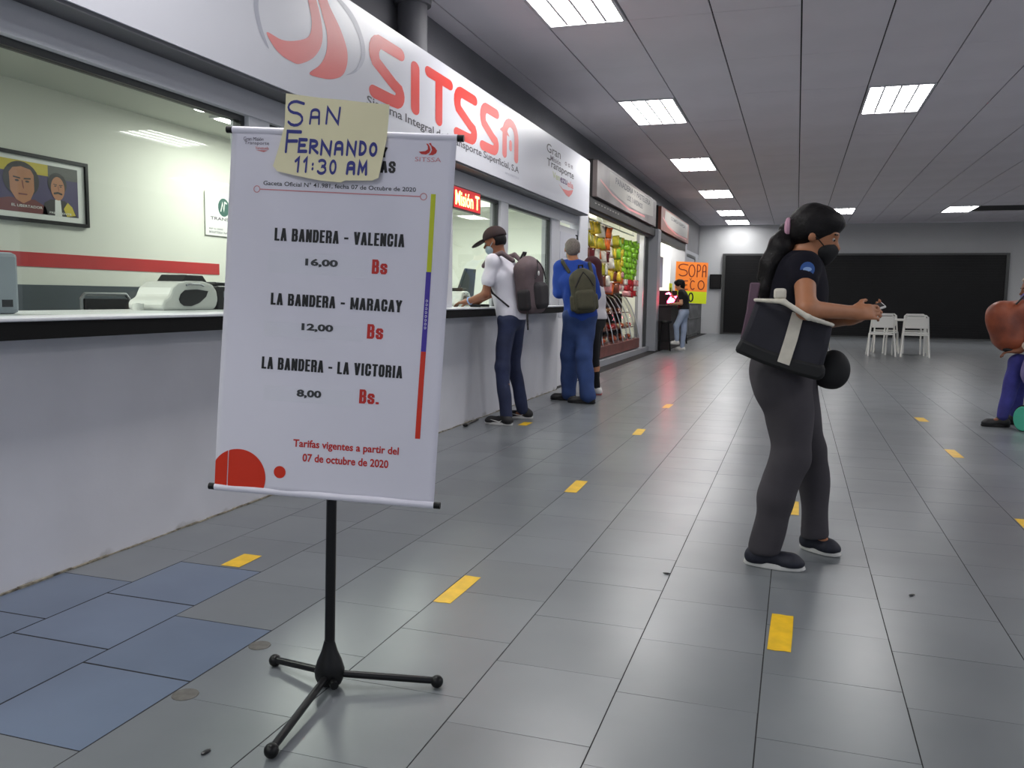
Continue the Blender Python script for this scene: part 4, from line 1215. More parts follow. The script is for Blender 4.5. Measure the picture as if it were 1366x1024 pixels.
t = thing('office_chair', 'chair with a silver tube frame behind the counter below the red stripe', 'chair', (-4.4, 4.66, 0))
fr = MB()
fr.tube([(0.0, -0.21, 0.0), (0.0, -0.21, 1.10), (0.0, -0.18, 1.13), (0.0, 0.18, 1.13), (0.0, 0.21, 1.10), (0.0, 0.21, 0.0)], 0.012, 8)
fr.build('back_frame', M['steel'], t, smooth=True)
MB().tube([(0.4, -0.21, 0.0), (0.4, -0.21, 0.5), (0.0, -0.21, 0.5)], 0.012, 8).build('leg', M['steel'], t)
MB().tube([(0.4, 0.21, 0.0), (0.4, 0.21, 0.5), (0.0, 0.21, 0.5)], 0.012, 8).build('leg', M['steel'], t)
box('backrest', M['dev_dark'], -0.012, 0.012, -0.19, 0.19, 0.82, 1.10, t)
box('seat', M['dev_dark'], 0.0, 0.4, -0.2, 0.2, 0.49, 0.54, t, 0.01)

# framed print with two busts
t = thing('framed_print', 'black framed print of two portraits with yellow and violet backdrop on the booth wall', 'picture', (-5.2, 4.78, 1.63))
ft = MB().box(0, 0.03, -0.55, 0.56, 0.455, 0.48).box(0, 0.03, -0.55, 0.56, 0, 0.025).box(0, 0.03, -0.55, -0.525, 0.025, 0.455).box(0, 0.03, 0.535, 0.56, 0.025, 0.455)
ft.build('frame', M['black'], t)
box('mat_board', M['plastic_white'], 0.002, 0.012, -0.525, 0.535, 0.025, 0.455, t)
def pm(d): return lambda a, b: (0.0125 + d, a, b)
P_ = lambda nm, vf, m, d: print_on(nm, vf, m, pm(d), t)
def oval(cx, cy, rx, ry, n=24): return polyf([(cx + rx * math.cos(2 * PI * i / n), cy + ry * math.sin(2 * PI * i / n)) for i in range(n)])
pv = mat('print_violet', srgb(62, 50, 92), 0.5); py_ = mat('print_yellow', srgb(196, 176, 50), 0.5); pd = mat('print_dark', srgb(34, 28, 30), 0.5); psk = mat('print_skin', srgb(178, 120, 84), 0.5); pgr = mat('print_grey', srgb(84, 84, 80), 0.5); pdr = mat('print_dark_red', srgb(104, 36, 36), 0.5)
P_('print_field', rectf(-0.46, 0.47, 0.065, 0.42), pv, 0)
P_('print_field', rectf(-0.46, 0.20, 0.34, 0.42), py_, 0.0006)
P_('print_field', rectf(0.20, 0.47, 0.33, 0.42), pgr, 0.0006)
P_('bust', polyf([(-0.30, 0.065), (-0.27, 0.13), (-0.14, 0.16), (0.08, 0.16), (0.17, 0.12), (0.19, 0.065)]), pdr, 0.001)
P_('portrait_hair', oval(-0.03, 0.29, 0.15, 0.125), pd, 0.0014)
P_('portrait_face', polyf([(-0.13, 0.33), (-0.10, 0.365), (-0.03, 0.38), (0.05, 0.365), (0.075, 0.33), (0.075, 0.22), (0.04, 0.155), (-0.02, 0.125), (-0.08, 0.15), (-0.125, 0.21)]), psk, 0.0018)
P_('bust', polyf([(0.14, 0.065), (0.16, 0.15), (0.22, 0.18), (0.34, 0.18), (0.42, 0.13), (0.46, 0.065)]), pd, 0.001)
P_('portrait_hair', oval(0.28, 0.295, 0.085, 0.08), pd, 0.0014)
P_('portrait_face', oval(0.283, 0.262, 0.062, 0.085), psk, 0.0018)
P_('bust', polyf([(0.25, 0.065), (0.255, 0.18), (0.305, 0.18), (0.315, 0.065)]), M['plastic_white'], 0.0014)
P_('bust', polyf([(0.36, 0.065), (0.33, 0.12), (0.37, 0.17), (0.41, 0.14), (0.44, 0.08)]), py_, 0.0016)
P_('print_mouth', stroke([(0.25, 0.225), (0.283, 0.232), (0.316, 0.225)], 0.014), pd, 0.0024)
for (cx, cy, s_) in ((-0.025, 0.275, 1.25), (0.285, 0.275, 0.72)):
    for sd in (-1, 1):
        P_('print_brow', stroke([(cx + sd * 0.015 * s_, cy + 0.018 * s_), (cx + sd * 0.055 * s_, cy + 0.022 * s_)], 0.008 * s_), pd, 0.0024)
        P_('print_eye', oval(cx + sd * 0.034 * s_, cy + 0.004 * s_, 0.014 * s_, 0.006 * s_, 10), pd, 0.0024)
    P_('print_nose', stroke([(cx, cy + 0.005 * s_), (cx + 0.008 * s_, cy - 0.035 * s_)], 0.006 * s_), pdr, 0.0024)
P_('print_mouth', stroke([(-0.055, 0.19), (0.01, 0.19)], 0.01), pdr, 0.0026)
P_('print_caption', textf('EL LIBERTADOR', -0.12, 0.14, 0.10, 0.118, 0.01), M['plastic_white'], 0.003)
P_('print_caption', textf('PRESIDENTE', 0.2, 0.40, 0.078, 0.092, 0.01), M['plastic_white'], 0.003)
# wall notice with round green emblem
t = thing('wall_notice', 'white notice with a round green emblem on the booth wall left of the banner', 'notice', (-5.19, 7.0, 1.68))
box('sheet', M['plastic_white'], 0, 0.004, -0.27, 0.35, 0.0, 0.40, t)
q = lambda d: (lambda a, b: (0.004 + d, a, b))
print_on('emblem', discf(0.0, 0.27, 0.085), mat('notice_green', srgb(52, 92, 84), 0.5), q(0.0006), t)
print_on('emblem_mark', stroke([(-0.045, 0.235), (-0.02, 0.31), (0.0, 0.24), (0.015, 0.32), (0.04, 0.31)], 0.014), M['plastic_white'], q(0.0012), t)
print_on('lettering', textf('TRANSPAL', -0.2, 0.22, 0.145, 0.175, 0.02), M['inkgrey'], q(0.0006), t)
print_on('lettering', textf('RIF G-2000', -0.22, -0.02, 0.055, 0.07, 0.01), M['inkgrey'], q(0.0006), t)
print_on('lettering', textf('BOLETERIA NACIONAL', -0.22, 0.2, 0.022, 0.042, 0.01), M['inkgrey'], q(0.0006), t)
# LED sign in the window
t = thing('led_sign', 'red lit message sign reading Misión T hanging at the top of the window', 'led sign', (-2.87, 7.30, 1.90))
box('case', M['led_case'], -0.01, 0.035, -0.34, 0.34, 0.0, 0.20, t, 0.004)
box('screen', mat('led_screen', (0.9, 0.02, 0.03, 1), 0.4, emit=0.07), 0.035, 0.037, -0.325, 0.325, 0.012, 0.188, t)
print_on('lettering', textf('Misión T', -0.29, 0.29, 0.035, 0.16, 0.015), M['led_on'], lambda a, b: (0.0385, a, b), t)
# devices at the capped man's window
t = thing('desk_screen', 'dark slanted screen behind the glass at the right of the banner', 'screen', (-3.42, 8.75, 1.05))
vs = [(-0.02, -0.34, 0.0), (0.02, -0.34, 0.0), (0.02, 0.2, 0.0), (-0.02, 0.2, 0.0), (-0.02, 0.02, 0.4), (0.02, 0.02, 0.4), (0.02, 0.3, 0.4), (-0.02, 0.3, 0.4)]
MB().add(vs, [(0, 3, 2, 1), (4, 5, 6, 7), (0, 1, 5, 4), (1, 2, 6, 5), (2, 3, 7, 6), (3, 0, 4, 7)]).build('panel', mat('screen_dark', srgb(50, 62, 70), 0.3), t, bevel=0.01)
MB().lathe([(0.1, 0), (0.1, 0.01), (0.03, 0.02), (0.03, 0.06)]).build('foot', M['dev_dark'], t)
t = thing('counter_camera', 'small black camera on a grey stem at the window sill right of the banner', 'camera', (-2.98, 7.05, 1.05))
MB().tube([(0, 0.12, 0), (0, 0.08, 0.06), (0, 0.0, 0.09)], 0.022, 10).build('stem', M['dev_grey'], t)
MB().box(-0.03, 0.03, -0.1, 0.06, 0.08, 0.145).build('body', M['black'], t, bevel=0.006)
MB().tube([(0.03, -0.02, 0.112), (0.045, -0.02, 0.112)], 0.018, 12).build('lens', M['dev_dark'], t)
for i, (x, y, lab) in enumerate(((-2.80, 7.55, 'black pen tray on the counter by the resting hands'), )):
    t = thing('pen_tray', lab, 'tray', (x, y, 1.05))
    MB().box(-0.05, 0.05, -0.12, 0.12, 0, 0.008).build('base', M['dev_dark'], t)
    MB().box(-0.05, 0.05, -0.12, -0.11, 0.008, 0.025).box(-0.05, 0.05, 0.11, 0.12, 0.008, 0.025).build('rim', M['dev_dark'], t)
# notices on the booth door
t = thing('door_notice', 'pale sheet of small print taped to the booth door left of the old man', 'notice', (-2.8775, 11.05, 1.35))
box('sheet', M['signwhite'], 0.0, 0.002, -0.25, 0.25, 0, 0.55, t)
for i in range(6):
    print_on('lettering', textf('HORARIO DE SALIDA', -0.18, 0.1 + 0.01 * (i % 3), 0.47 - 0.08 * i, 0.49 - 0.08 * i), M['greyarc'], lambda a, b: (0.0026, a, b), t)

# ---- bakery: hanging snack bags
bag_cols = {'yellow': srgb(226, 196, 60), 'white': srgb(226, 220, 206), 'brown': srgb(116, 62, 40), 'maroon': srgb(110, 34, 36), 'orange': srgb(224, 110, 40), 'olive': srgb(176, 168, 40), 'lime': srgb(130, 186, 44), 'red': srgb(180, 40, 44), 'pinkwhite': srgb(212, 150, 150)}
bm_ = {}
for k_, c_ in bag_cols.items():
    bm_[k_] = mat('snack_bag_' + k_, c_, 0.28, noise=0.35, nscale=9)
def bag_mesh(w, h, d, m, nm='snack_bag'):
    vs = []; fs = []
    n = 6
    for s in (1, -1):
        for j in range(n + 1):
            for i in range(n + 1):
                u = i / n; v = j / n
                puff = (math.sin(PI * u) * math.sin(PI * v)) ** 0.6
                crimp = 1 - 0.08 * math.sin(PI * v)
                vs.append((s * d / 2 * puff, (u - 0.5) * w * crimp, -v * h))
    q = (n + 1) ** 2
    for j in range(n):
        for i in range(n):
            a = j * (n + 1) + i
            fs.append((a, a + 1, a + n + 2, a + n + 1)); fs.append((q + a, q + a + n + 1, q + a + n + 2, q + a + 1))
    me = MB().add(vs, fs).mesh(nm)
    bm = bmesh.new(); bm.from_mesh(me); bmesh.ops.remove_doubles(bm, verts=bm.verts, dist=1e-5); bmesh.ops.recalc_face_normals(bm, faces=bm.faces); bm.to_mesh(me); bm.free()
    me.polygons.foreach_set('use_smooth', [True] * len(me.polygons))
    me.materials.append(m)
    return me
bmesh_cache = {k_: bag_mesh(0.24, 0.23, 0.09, m_) for k_, m_ in bm_.items()}
bmesh_small = {k_: bag_mesh(0.2, 0.115, 0.06, m_) for k_, m_ in bm_.items()}
CN = {'yellow': 'yellow', 'white': 'pale', 'brown': 'brown', 'maroon': 'maroon', 'orange': 'orange', 'olive': 'olive yellow', 'lime': 'lime green', 'red': 'red', 'pinkwhite': 'pink'}
rb = random.Random(11)
rail = thing('hanging_rail', 'white rail with hooks under the shutter box carrying the snack bags', 'rail', (-3.3, 15.6, 2.44))
MB().tube([(0, -3.2, 0), (0, 2.5, 0)], 0.012, 8).build('bar', M['whiteframe'], rail)
for yy in (-3.1, -1.0, 1.0, 2.4):
    MB().tube([(0, yy, 0), (0, yy, 0.38)], 0.006, 6).build('hanger', M['whiteframe'], rail)
ORD = ['first', 'second', 'third', 'fourth', 'fifth', 'sixth', 'seventh', 'eighth', 'ninth', 'tenth', 'eleventh', 'twelfth', 'thirteenth', 'fourteenth', 'fifteenth', 'sixteenth', 'seventeenth', 'eighteenth', 'nineteenth', 'twentieth', 'twenty-first', 'twenty-second', 'twenty-third', 'twenty-fourth']
def hang(kind, x, y, z, small, rz, si, bi):
    o = bpy.data.objects.new('snack_bag', (bmesh_small if small else bmesh_cache)[kind])
    link(o); o.location = (x, y, z); o.rotation_euler = (rb.uniform(-.16, .16), rb.uniform(-.10, .10), rz)
    if not small:
        k = rb.uniform(0.78, 1.08); o.scale = (1.0, k, rb.uniform(0.8, 0.93))
    tag(o, '%s snack bag, %s from the top in the %s hanging strip from the left' % (CN[kind], ORD[bi], ORD[si]), 'snack bag', 'snack bags hanging in the bakery opening')
def zone(y, z):
    """colour of the bag hanging at (y, z), read off the photograph"""
    if z > 2.05 and y < 14.6: return rb.choice(['yellow', 'yellow', 'white', 'yellow', 'olive'])
    if y < 14.8: return rb.choice(['maroon', 'brown', 'white', 'orange', 'brown', 'white']) if z > 1.6 else rb.choice(['white', 'red', 'orange', 'white'])
    if y < 15.8: return rb.choice(['brown', 'white', 'maroon', 'orange', 'white', 'olive']) if z > 1.7 else rb.choice(['white', 'pinkwhite', 'brown', 'yellow'])
    if y < 16.9: return rb.choice(['olive', 'olive', 'lime', 'yellow']) if z > 1.65 else rb.choice(['orange', 'pinkwhite', 'brown'])
    return 'lime' if z > 1.55 else rb.choice(['red', 'pinkwhite', 'white'])
for i in range(21):
    y = 12.98 + i * 0.262
    small = y > 16.6
    z = 2.43 - (0.1 if y > 15.6 else 0) - rb.random() * 0.04
    zend = 1.36 if y < 17.3 else 1.2
    bi = 0
    while z > zend:
        kd = zone(y, z)
        hang(kd, -3.30 + rb.uniform(-.05, .03), y + rb.uniform(-.03, .03), z, small, rb.uniform(-1.25, -0.7), i, bi)
        z -= 0.112 if small else 0.215; bi += 1
# second rail further in
rail2 = copy_tree(rail); rail2.location = (-3.95, 15.6, 2.44); rail2['label'] = 'second rail with snack bags deeper inside the bakery'
for i in range(13):
    y = 12.95 + i * 0.36
    z = 2.42; bi = 0
    while z > 1.5:
        kd = zone(y - 0.4, z)
        o = bpy.data.objects.new('snack_bag', bmesh_cache[kd]); link(o)
        o.location = (-3.95, y, z); o.rotation_euler = (0, 0, rb.uniform(-1.0, -0.5))
        tag(o, '%s snack bag, %s from the top, %s strip of the rear rail' % (CN[kd], ORD[bi], ORD[i]), 'snack bag', 'snack bags hanging on the rear rail of the bakery')
        z -= 0.225; bi += 1
# curved glass display case
dc = thing('display_case', 'long bakery display case with slanted glass, steel ribs and a maroon base', 'display case', (-3.4, 16.2, 0))
cy0, cy1 = -2.55, 1.95
MB().box(-0.55, 0.27, cy0, cy1, 0.12, 0.32).build('base', M['maroonwood'], dc, bevel=0.01)
MB().box(-0.5, 0.2, cy0 + 0.05, cy1 - 0.05, 0.0, 0.12).build('plinth', M['black'], dc)
prof = [(0.26, 0.33), (0.225, 0.52), (0.165, 0.75), (0.075, 0.97), (-0.03, 1.14), (-0.12, 1.22)]
def sheet(prof, y0, y1, th, m, nm):
    n = len(prof)
    vs = [(a, y0, b) for a, b in prof] + [(a, y1, b) for a, b in prof]
    fs = [(i, i + 1, i + 1 + n, i + n) for i in range(n - 1)]
    o = MB().add(vs, fs).build(nm, m, dc, smooth=True)
    md = o.modifiers.new('s', 'SOLIDIFY'); md.thickness = th
    return o
nb = 5
for i in range(nb):
    a = cy0 + 0.02 + i * (cy1 - cy0 - 0.04) / nb; b = a + (cy1 - cy0 - 0.04) / nb
    sheet(prof, a + 0.02, b - 0.02, 0.005, M['caseglass'], 'glass_panel')
for i in range(nb + 1):
    a = cy0 + 0.02 + i * (cy1 - cy0 - 0.04) / nb
    MB().tube([(p[0] + 0.004, a, p[1]) for p in prof], 0.013, 8).build('rib', M['steel'], dc, smooth=True)
MB().box(-0.55, -0.11, cy0, cy1, 1.215, 1.245).build('top_board', M['housing'], dc)
MB().box(-0.55, -0.52, cy0, cy1, 0.32, 1.215).build('back_panel', mat('case_back', srgb(52, 34, 30), 0.5), dc)
MB().box(-0.55, -0.12, cy0, cy0 + 0.02, 0.32, 1.215).box(-0.55, -0.12, cy1 - 0.02, cy1, 0.32, 1.215).build('end_panel', mat('case_end', srgb(60, 44, 40), 0.5), dc)
for z in (0.55, 0.85):
    MB().box(-0.5, 0.15 if z < 0.7 else 0.05, cy0 + 0.04, cy1 - 0.04, z, z + 0.012).build('shelf', M['maroonwood'], dc)
food = [mat('loaf_crust', srgb(190, 120, 56), 0.6, noise=0.2, nscale=14), mat('pastry_glaze', srgb(214, 90, 40), 0.4), mat('cake_cream', srgb(226, 206, 170), 0.5), mat('jelly_red', srgb(200, 30, 40), 0.25)]
FL = ['golden bread loaf on a shelf of the bakery case', 'orange glazed pastry on a shelf of the bakery case', 'cream cake on a shelf of the bakery case', 'red jelly cake on a shelf of the bakery case']
loaf = [MB().ball((0, 0, 0.045), 0.05, sc=(1.0, 1.5, 0.9)).mesh('pastry') for _ in range(4)]
for me, m_ in zip(loaf, food):
    me.materials.append(m_); me.polygons.foreach_set('use_smooth', [True] * len(me.polygons))
for sh_i, z in enumerate((0.325, 0.562, 0.862)):
    y = cy0 + 0.2; ci = 0
    while y < cy1 - 0.15:
        for x in (-0.3, -0.12) if z > 0.8 else (-0.3, -0.1, 0.08):
            if rb.random() < 0.72:
                kk = rb.choice([0, 0, 1, 2, 3, 1])
                o = bpy.data.objects.new('pastry', loaf[kk]); link(o)
                o.location = (-3.4 + x, 16.2 + y, z + 0.001); o.rotation_euler = (0, 0, rb.random() * 3)
                ci += 1
                tag(o, '%s, %s item along the %s row of the %s case shelf' % (FL[kk].split(' on ')[0], ORD[int((y - cy0) / 0.36)], {-0.3: 'rear', -0.12: 'front', -0.1: 'middle', 0.08: 'front'}[x], ('bottom', 'middle', 'top')[sh_i]), 'pastry', 'pastries in the bakery case')
        y += 0.36
t = thing('neon_sign', 'small glowing red and white sign inside the bakery display case', 'led sign', (-3.36, 15.05, 0.874))
box('case', M['led_dim'], 0.0, 0.03, -0.25, 0.3, 0.0, 0.2, t)
print_on('tube_letters', textf('PAN', -0.2, 0.12, 0.05, 0.14, 0.02), M['led_white'], lambda a, b: (0.032, a, b), t)
# shelf unit at the back of the bakery
t = thing('wall_shelf', 'tall white shelf unit with snacks at the back of the bakery', 'shelf', (-5.8, 15.5, 0))
for z in (0.1, 0.6, 1.1, 1.6, 2.1):
    MB().box(-0.18, 0.18, -2.2, 2.2, z, z + 0.03).build('shelf_board', M['white'], t)
for y in (-2.2, -0.75, 0.75, 2.2):
    MB().box(-0.18, 0.18, y - 0.02, y + 0.02, 0, 2.3).build('upright', M['white'], t)
tag(t, t['label'], 'shelf')
for z in (0.63, 1.13, 1.63):
    for i in range(11):
        y = 15.5 - 2.0 + i * 0.39
        kd = rb.choice(list(bm_))
        o = bpy.data.objects.new('snack_bag', bmesh_cache[kd]); link(o)
        o.location = (-5.78, y, z + 0.231); o.rotation_euler = (0, 0, rb.uniform(-.2, .2))
        tag(o, '%s snack bag, %s along the %s board of the bakery back shelf' % (CN[kd], ORD[i], {0.63: 'low', 1.13: 'middle', 1.63: 'high'}[z]), 'snack bag', 'snack bags on the back shelf of the bakery')

# ---- snack bar: counter, stools, red sign, notices, orange card
bc = thing('bar_counter', 'black bar counter of the snack bar beside the leaning woman', 'counter', (-2.85, 20.78, 0))
MB().box(-0.38, 0.24, -1.35, 1.5, 0.985, 1.02).build('worktop', mat('bar_top', srgb(84, 76, 78), 0.3), bc, bevel=0.005)
MB().box(-0.35, 0.15, -1.28, 1.45, 0.0, 0.985).build('front_panel', mat('bar_front', srgb(34, 28, 30), 0.5), bc)
MB().box(-0.36, 0.19, -1.30, -1.285, 0.60, 0.97).build('apron', mat('bar_apron', srgb(44, 36, 38), 0.5), bc)
def stool(x, y, label):
    t = thing('bar_stool', label, 'stool', (x, y, 0), 0.2, 'black bar stools at the snack bar')
    MB().lathe([(0.15, 0.62), (0.16, 0.64), (0.15, 0.67)], seg=18).build('seat', M['black'], t, smooth=True)
    for a in range(4):
        c, s = math.cos(PI / 4 + a * PI / 2), math.sin(PI / 4 + a * PI / 2)
        MB().tube([(0.1 * c, 0.1 * s, 0.62), (0.17 * c, 0.17 * s, 0.0)], 0.011, 8).build('leg', M['black'], t)
    MB().tube([(0.145 * math.cos(2 * PI * i / 12), 0.145 * math.sin(2 * PI * i / 12), 0.22) for i in range(13)], 0.008, 6).build('footring', M['black'], t)
stool(-2.745, 19.2, 'black bar stool between the grey column and the leaning woman')
stool(-2.78, 22.5, 'black bar stool behind the leaning woman')
t = thing('led_sign', 'glowing red sign standing on the bar counter at the column', 'led sign', (-2.78, 19.62, 1.02))
box('case', mat('bar_sign_case', srgb(40, 10, 16), 0.3), -0.24, 0.22, -0.02, 0.02, 0.0, 0.31, t)
v, f = stroke([(0.02, 0.05), (0.14, 0.07), (0.19, 0.17), (0.08, 0.16), (0.02, 0.06)], 0.035)
print_on('tube', (v, f), M['led_red'], lambda a, b: (a, -0.022, b), t)
print_on('tube', stroke([(-0.02, 0.24), (0.04, 0.26), (0.07, 0.23)], 0.03), M['led_red'], lambda a, b: (a, -0.0225, b), t)
print_on('tube', stroke([(0.07, 0.09), (0.13, 0.12), (0.15, 0.15)], 0.03), M['led_white'], lambda a, b: (a, -0.024, b), t)
print_on('tube', stroke([(0.0, 0.245), (0.04, 0.25)], 0.015), M['led_white'], lambda a, b: (a, -0.0245, b), t)
t = thing('hanging_sheet', 'pale lilac sheet hanging in the snack bar opening beside the grey column', 'sheet', (-3.5, 22.9, 1.45))
box('sheet', mat('lilac_sheet', srgb(176, 176, 200), 0.6), -0.01, 0.01, -0.75, 0.75, 0.0, 0.8, t)
MB().tube([(0, -0.75, 0.81), (0, 0.75, 0.81)], 0.012, 8).build('rod', M['whiteframe'], t)
for yy in (-0.7, 0.7):
    MB().tube([(0, yy, 0.81), (0, yy, 1.37)], 0.006, 6).build('cord', M['whiteframe'], t)
t = thing('price_card', 'small lime green card above the bar counter', 'card', (-3.06, 22.15, 1.28))
box('card', M['limecard'], -0.005, 0.005, -0.25, 0.25, 0.0, 0.26, t)
box('stand', M['steel'], -0.012, -0.006, -0.01, 0.01, -0.26, 0.1, t)
t = thing('snack_rack', 'low rack of orange and yellow packets behind the bar counter', 'rack', (-3.55, 21.9, 0))
MB().box(-0.15, 0.15, -1.6, 1.6, 0, 1.05).build('cabinet', M['maroonwood'], t)
for i in range(9):
    box('packet', bm_[rb.choice(['orange', 'orange', 'yellow', 'white'])], -0.06, 0.06, -1.5 + 0.34 * i, -1.25 + 0.34 * i, 1.05, 1.26 + 0.04 * (i % 3), t)
# orange card
t = thing('soup_card', 'large orange and lime handwritten card reading SOPA beside the bar', 'card', (-2.53, 22.3, 1.03))
MB().add([(-0.45, 0, 0.03), (0.35, 0, 0.0), (0.37, 0, 1.03), (-0.43, 0, 1.07), (-0.45, 0.006, 0.03), (0.35, 0.006, 0.0), (0.37, 0.006, 1.03), (-0.43, 0.006, 1.07)], [(0, 1, 2, 3), (7, 6, 5, 4), (0, 4, 5, 1), (1, 5, 6, 2), (2, 6, 7, 3), (3, 7, 4, 0)]).build('board', M['orangecard'], t)
pc = lambda d: (lambda a, b: (a, -d, b))
print_on('lime_strip', polyf([(-0.449, 0.032), (0.35, 0.002), (0.354, 0.30), (-0.445, 0.33)]), M['limecard'], pc(0.001), t)
v, f = hand_text('SOPA', [(-0.38, -0.12, 0.70, 1.0), (-0.12, 0.06, 0.68, 0.98), (0.09, 0.2, 0.68, 0.98), (0.23, 0.33, 0.68, 0.98)], 0.024)
print_on('lettering', (v, f), M['redmarker'], pc(0.002), t)
v, f = hand_text('Y', [(-0.08, -0.03, 0.58, 0.64)], 0.012)
print_on('lettering', (v, f), M['redmarker'], pc(0.002), t)
v, f = hand_text('SECO', [(-0.40, -0.27, 0.36, 0.58), (-0.22, -0.12, 0.36, 0.58), (-0.07, 0.06, 0.36, 0.58), (0.12, 0.30, 0.36, 0.58)], 0.024)
print_on('lettering', (v, f), M['redmarker'], pc(0.002), t)
v, f = hand_text('10', [(-0.22, -0.14, 0.06, 0.27), (-0.10, 0.03, 0.06, 0.27)], 0.034)
print_on('lettering', (v, f), M['ink'], pc(0.002), t)
MB().tube([(-0.2, 0.012, -1.02), (-0.2, 0.012, 0.9)], 0.012, 8).build('pole', M['steel'], t)
# railing along the wall at the end
rl = thing('railing', 'dark metal railing along the wall between the bar and the end wall', 'railing', (-2.95, 25.9, 0))
for z in (0.1, 0.55, 1.0):
    MB().tube([(0, -2.6, z), (0, 2.7, z)], 0.016, 8).build('rail', M['darkframe'], rl)
for i in range(24):
    y = -2.6 + i * 5.3 / 23
    MB().tube([(0, y, 0.0), (0, y, 1.0)], 0.011, 6).build('baluster', M['darkframe'], rl)
struct('trim_11', M['whiteframe'], -3.19, -3.05, 23.4, 28.6, 0.0, 0.95)
t = thing('wall_frame', 'dark empty frame high on the wall between the shop sign and the end wall', 'frame', (-3.19, 26.9, 1.3))
MB().box(0, 0.03, -1.5, -1.42, 0, 1.2).box(0, 0.03, 1.42, 1.5, 0, 1.2).box(0, 0.03, -1.42, 1.42, 1.12, 1.2).box(0, 0.03, -1.42, 1.42, 0, 0.06).build('frame', M['darkframe'], t)
box('panel', M['greywall'], 0.0, 0.01, -1.42, 1.42, 0.06, 1.12, t)

# ---- white folding chairs and table in front of the shutter
def folding_chair(x, y, rz, label):
    t = thing('folding_chair', label, 'chair', (x, y, 0), rz, 'white folding chairs round the white table')
    W = 0.24
    for s in (-1, 1):
        MB().tube([(s * (W + 0.03), -0.26, 0.0), (s * W, -0.10, 0.47), (s * (W - 0.03), -0.16, 0.84)], 0.017, 8).build('leg', M['plastic_white'], t, smooth=True)
        MB().tube([(s * (W + 0.02), 0.26, 0.0), (s * W, 0.12, 0.30), (s * W, 0.0, 0.47)], 0.017, 8).build('leg', M['plastic_white'], t, smooth=True)
    MB().tube([(-(W - 0.03), -0.16, 0.83), (-(W - 0.07), -0.17, 0.87), (W - 0.07, -0.17, 0.87), (W - 0.03, -0.16, 0.83)], 0.017, 8).build('top_rail', M['plastic_white'], t, smooth=True)
    MB().box(-W + 0.03, W - 0.03, -0.165, -0.14, 0.60, 0.82).build('backrest', M['plastic_white'], t, bevel=0.01)
    MB().tube([(-W, -0.12, 0.50), (W, -0.12, 0.50)], 0.012, 8).build('stretcher', M['plastic_white'], t)
    MB().box(-W + 0.01, W - 0.01, -0.12, 0.24, 0.445, 0.475).build('seat', M['plastic_white'], t, bevel=0.012)
    return t
folding_chair(1.74, 19.92, 0.02, 'left white folding chair seen from behind, before the black shutter')
folding_chair(2.40, 19.86, -0.08, 'right white folding chair seen from behind, before the black shutter')
folding_chair(1.95, 21.25, PI, 'white folding chair on the far left side of the white table')
folding_chair(2.55, 21.25, PI, 'white folding chair on the far right side of the white table')
t = thing('folding_table', 'low white table between the white folding chairs', 'table', (2.25, 20.55, 0))
MB().box(-0.42, 0.42, -0.34, 0.34, 0.74, 0.78).build('tabletop', M['plastic_white'], t, bevel=0.01)
for sx in (-1, 1):
    for sy in (-1, 1):
        MB().tube([(sx * 0.36, sy * 0.28, 0.74), (sx * 0.38, sy * 0.30, 0.0)], 0.018, 8).build('leg', M['plastic_white'], t)

# ================================================================== PEOPLE
def vec(*a): return np.array(a, float)
def nrm(a): a = np.array(a, float); return a / np.linalg.norm(a)

def hand_prims(w, d, palm_n, thumb, curl=0.5, s=1.0):
    """palm and five fingers: w wrist, d direction, palm_n the way the palm faces, thumb the side of the thumb"""
    w = vec(*w); d = nrm(d); n = nrm(palm_n); n = nrm(n - d * (n @ d)); t = nrm(np.cross(d, n)); 
    if t @ vec(*thumb) < 0: t = -t
    out = []
    pc_ = w + d * 0.05 * s
    out.append(rbox(pc_, (0.045 * s, 0.040 * s, 0.014 * s), d, n, 0.013, 0.012))
    out.append(cap(w - d * 0.01, w + d * 0.03, 0.026 * s, 0.027 * s, 0.015))
    L = [0.040, 0.046, 0.043, 0.034]
    for i in range(4):
        off = (0.030 - 0.020 * i) * s
        b = w + d * (0.088 - 0.004 * abs(i - 1.3)) * s + t * off
        a1 = curl * 0.7; a2 = curl * 1.7; a3 = curl * 2.5
        k = b
        for (ang, l, r) in ((a1, L[i], 0.0093), (a2, L[i] * 0.62, 0.0086), (a3, L[i] * 0.5, 0.0080)):
            dd = d * math.cos(ang) + n * math.sin(ang)
            k2 = k + dd * l * s
            out.append(cap(k, k2, r * s, r * 0.95 * s, 0.003)); k = k2
    b = w + d * 0.028 * s + t * 0.032 * s
    k = b + (t * 0.75 + d * 0.7 + n * 0.2) * 0.034 * s
    out.append(cap(b, k, 0.0125 * s, 0.0105 * s, 0.012))
    k2 = k + (t * 0.25 + d * 0.85 + n * 0.45) * 0.03 * s
    out.append(cap(k, k2, 0.0105 * s, 0.0088 * s, 0.004))
    return out

